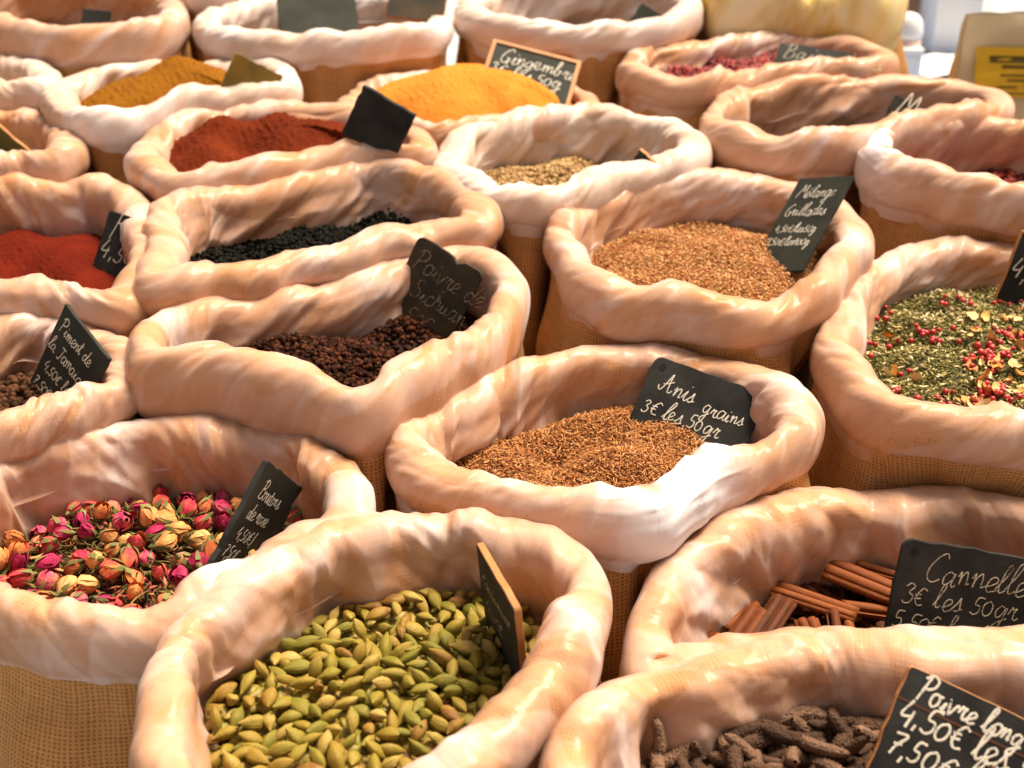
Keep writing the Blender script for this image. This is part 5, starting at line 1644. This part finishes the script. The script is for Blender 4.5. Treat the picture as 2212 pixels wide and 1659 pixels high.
g_ = paper_bag(.205, .10, .375, rng)
bag = empty('paper_bag', (.787, 1.905, .822))
bag.rotation_euler = (R(-5), R(-5), R(-14))
tag(bag, 'beige kraft paper bag with a yellow sticker behind the sacks', 'paper bag')
me = mesh_np('bag_paper', g_.reshape(-1, 3), grid_faces(80, 30), [M['kraft']])
mesh_obj('bag_paper', me, bag)
M['sticker'] = mat_plain('yellow_sticker', (0.72, 0.47, 0.015), 0.5, 0.12, 30)
M['print'] = mat_plain('sticker_print', (0.10, 0.075, 0.01), 0.7)


def curved_patch(x0, x1, z0, z1, off, slope=0.0):
    """patch lying just off the bag's front wall."""
    nx, nz = 12, 10
    front = g_[:28]
    V = np.zeros((nx, nz, 3))
    for a, x in enumerate(np.linspace(x0, x1, nx)):
        for b, z in enumerate(np.linspace(z0, z1, nz)):
            zz = z + slope * (x - x0)
            i = np.argmin(np.hypot(front[:, :, 0] - x, front[:, :, 2] - zz).reshape(-1))
            j0 = np.hypot(front[:, :, 0] - x, front[:, :, 2] - zz)
            wgt = 1 / (j0 + 1e-3) ** 2
            V[a, b] = (x, (front[:, :, 1] * wgt).sum() / wgt.sum() - off, zz)
    return V.reshape(-1, 3), grid_faces(nx, nz, False)


st_ = mesh_obj('sticker', mesh_np('sticker', *curved_patch(-.066, .084, .258, .330, .0035, -.06), [M['sticker']]), bag)
bars = [(-.046, .080, .306, .316), (-.028, .03, .297, .302), (.036, .082, .294, .300), (-.03, .07, .286, .289), (-.02, .05, .278, .281), (-.034, -.006, .269, .272), (.004, .052, .268, .272), (-.03, .06, .260, .262)]
Vs, Fs, off_ = [], [], 0
for bb in bars:
    v, f = curved_patch(*bb, .0041, -.06)
    Vs.append(v); Fs.append(f + off_); off_ += len(v)
mesh_obj('print', mesh_np('print', np.concatenate(Vs), np.concatenate(Fs), [M['print']]), st_)

# ---- neighbouring table with its cartons
M['cloth'] = mat_plain('pale_blue_cloth', (0.26, 0.40, 0.66), 0.8, 0.25, 5, 0.3, 60)
M['white'] = mat_plain('white_card', (0.85, 0.85, 0.86), 0.6, 0.05, 20)
M['carton'] = mat_plain('brown_carton', (0.36, 0.20, 0.13), 0.8, 0.2, 12)
M['label_pink'] = mat_plain('pale_pink_label', (0.75, 0.58, 0.52), 0.6)
M['black_cloth'] = mat_plain('black_cloth', (0.03, 0.028, 0.026), 0.8, 0.3, 20)
t2 = empty('cloth_table', (1.25, 3.1, 0))
tag(t2, 'table under a pale blue cloth beyond the spice stall', 'table')
bevel_box('table_top', -.75, -.62, .92, .75, .55, .948, [M['stallwood']], t2, .004, 2)
for sx in (-.70, .70):
    for sy in (-.56, .50):
        bevel_box('leg', sx - .025, sy - .025, 0, sx + .025, sy + .025, .918, [M['stallwood']], t2, .004, 2)
# cloth: flat on top, hanging at the sides
nx, ny = 60, 50
gx = np.linspace(-.92, .92, nx); gy = np.linspace(-.80, .72, ny)
GX, GY = np.meshgrid(gx, gy, indexing='ij')
ox = np.maximum(0, np.abs(GX) - .755); oy = np.maximum(0, np.where(GY < 0, -GY - .625, GY - .555))
drop = ox + oy
nf = noise2(np.random.default_rng(5), 0.16, 12)
X_ = np.sign(GX) * (np.minimum(np.abs(GX), .755) + np.minimum(.012, ox) + 0.03 * np.minimum(ox, .1) * nf(GX, GY))
Y_ = np.where(oy > 0, np.where(GY < 0, -.625, .555) + np.where(GY < 0, -1, 1) * (np.minimum(.012, oy) + 0.03 * np.minimum(oy, .1) * nf(GX, GY)), GY)
Z_ = .9515 - drop + 0.0012 * (nf(GX, GY) + 1) * (drop == 0)
cl_ = mesh_obj('tablecloth', mesh_np('tablecloth', np.stack([X_, Y_, Z_], -1).reshape(-1, 3), grid_faces(nx, ny, False), [M['cloth']]))
cl_.location = (1.25, 3.1, 0)
tag(cl_, 'pale blue cloth spread over the far table', 'tablecloth')


def at_y(x, y, Y):
    d = ray(np.array(x, float), np.array(y, float))
    return d * (Y / d[1]) + np.array([0, 0, CAM_Z])


ZT = .956
def card_box(name, label, x0, x1, ytop, Y, depth, mat, cat, lid=True):
    a, b = at_y(x0, ytop, Y), at_y(x1, ytop, Y)
    o = empty(name, ((a[0] + b[0]) / 2, Y + depth / 2, ZT))
    tag(o, label, cat)
    w = b[0] - a[0]; h = a[2] - ZT
    bevel_box('body', -w / 2, -depth / 2, 0, w / 2, depth / 2, h * .8, [mat], o, .003)
    bevel_box('lid', -w / 2 - .002, -depth / 2 - .002, h * .8 + .0005, w / 2 + .002, depth / 2 + .002, h, [mat], o, .004)
    return o


card_box('carton', 'small white carton on the blue cloth table', 1912, 1996, 105, 2.62, .10, M['white'], 'carton')
top_c = at_y(1954, 105, 2.66)
jar = empty('jar', (float(top_c[0]), 2.67, float(top_c[2]) - .004))
tag(jar, 'rounded white jar with a pale pink band on the small carton', 'jar')
prof = [(0, .002), (0, .030), (.004, .033), (.022, .033)]
v, f = lathe([(0, .001), (0.0005, .032), (.003, .034), (.024, .034), (.0245, .001)], 28)
rotx = np.array([[0, 0, -1], [0, 1, 0], [1, 0, 0.]])
mesh_obj('label_band', mesh_np('label_band', v @ rotx.T, f, [M['label_pink']]), jar)
tt = np.linspace(0, np.pi / 2, 10)
v, f = lathe([(.0245, .001), (.0247, .033)] + [(.030 + .045 * math.sin(q), .035 * math.cos(q) ** .6 + .001) for q in tt], 28)
mesh_obj('jar_body', mesh_np('jar_body', v @ rotx.T, f, [M['white']]), jar)
card_box('carton', 'brown carton standing behind the small white carton', 1925, 2024, -30, 3.15, .16, M['carton'], 'carton')
card_box('carton', 'tall white carton standing beside the brown carton', 2032, 2132, -35, 3.02, .16, M['white'], 'carton')
# sheet of paper
a, b = at_y(1996, 165, 2.74), at_y(2100, 110, 2.98)
n1 = 14
gx, gy = np.meshgrid(np.linspace(-.13, .13, n1), np.linspace(-.11, .11, n1), indexing='ij')
gz = .002 + .004 * (noise2(np.random.default_rng(9), .12)(gx, gy) + 1.2)
p_ = mesh_obj('paper_sheet', mesh_np('paper_sheet', np.stack([gx, gy, gz], -1).reshape(-1, 3), grid_faces(n1, n1, False), [M['white']]))
p_.location = (float((a[0] + b[0]) / 2), 2.84, ZT + .001); p_.rotation_euler = (0, 0, .3)
tag(p_, 'white sheet of paper lying on the pale blue cloth', 'paper')
# dark bag behind the paper bag
k = 26
uu, vv = np.meshgrid(np.arange(k) / k * 2 * np.pi, np.linspace(0, 1, 18), indexing='ij')
rad = .09 * np.sin(np.pi * np.clip(vv * .8 + .12, 0, 1)) ** .5 * (1 + .06 * np.sin(5 * uu + 4 * vv) + .04 * np.sin(9 * uu - 3 * vv))
V = np.stack([rad * np.cos(uu) * 1.2, rad * np.sin(uu) * .8, vv * .26 + .012 * np.sin(4 * uu) * vv], -1)
hb = empty('cloth_bag', (1.30, 2.75, ZT + .001))
tag(hb, 'black cloth bag slumped on the far table behind the paper bag', 'bag')
mesh_obj('bag_body', mesh_np('bag_body', V.reshape(-1, 3), grid_faces(k, 18), [M['black_cloth']]), hb)
t_ = np.linspace(0, np.pi, 24)
path = np.stack([.06 * np.cos(t_), 0 * t_, .24 + .09 * np.sin(t_)], -1)
ring = np.linspace(0, 2 * np.pi, 8, endpoint=False)
nrm_ = np.stack([np.cos(t_), 0 * t_, np.sin(t_)], -1)
V = path[None] + .006 * (np.cos(ring)[:, None, None] * nrm_[None] + np.sin(ring)[:, None, None] * np.array([0, 1, 0]))
mesh_obj('handle', mesh_np('handle', V.reshape(-1, 3), grid_faces(8, 24), [M['black_cloth']]), hb)
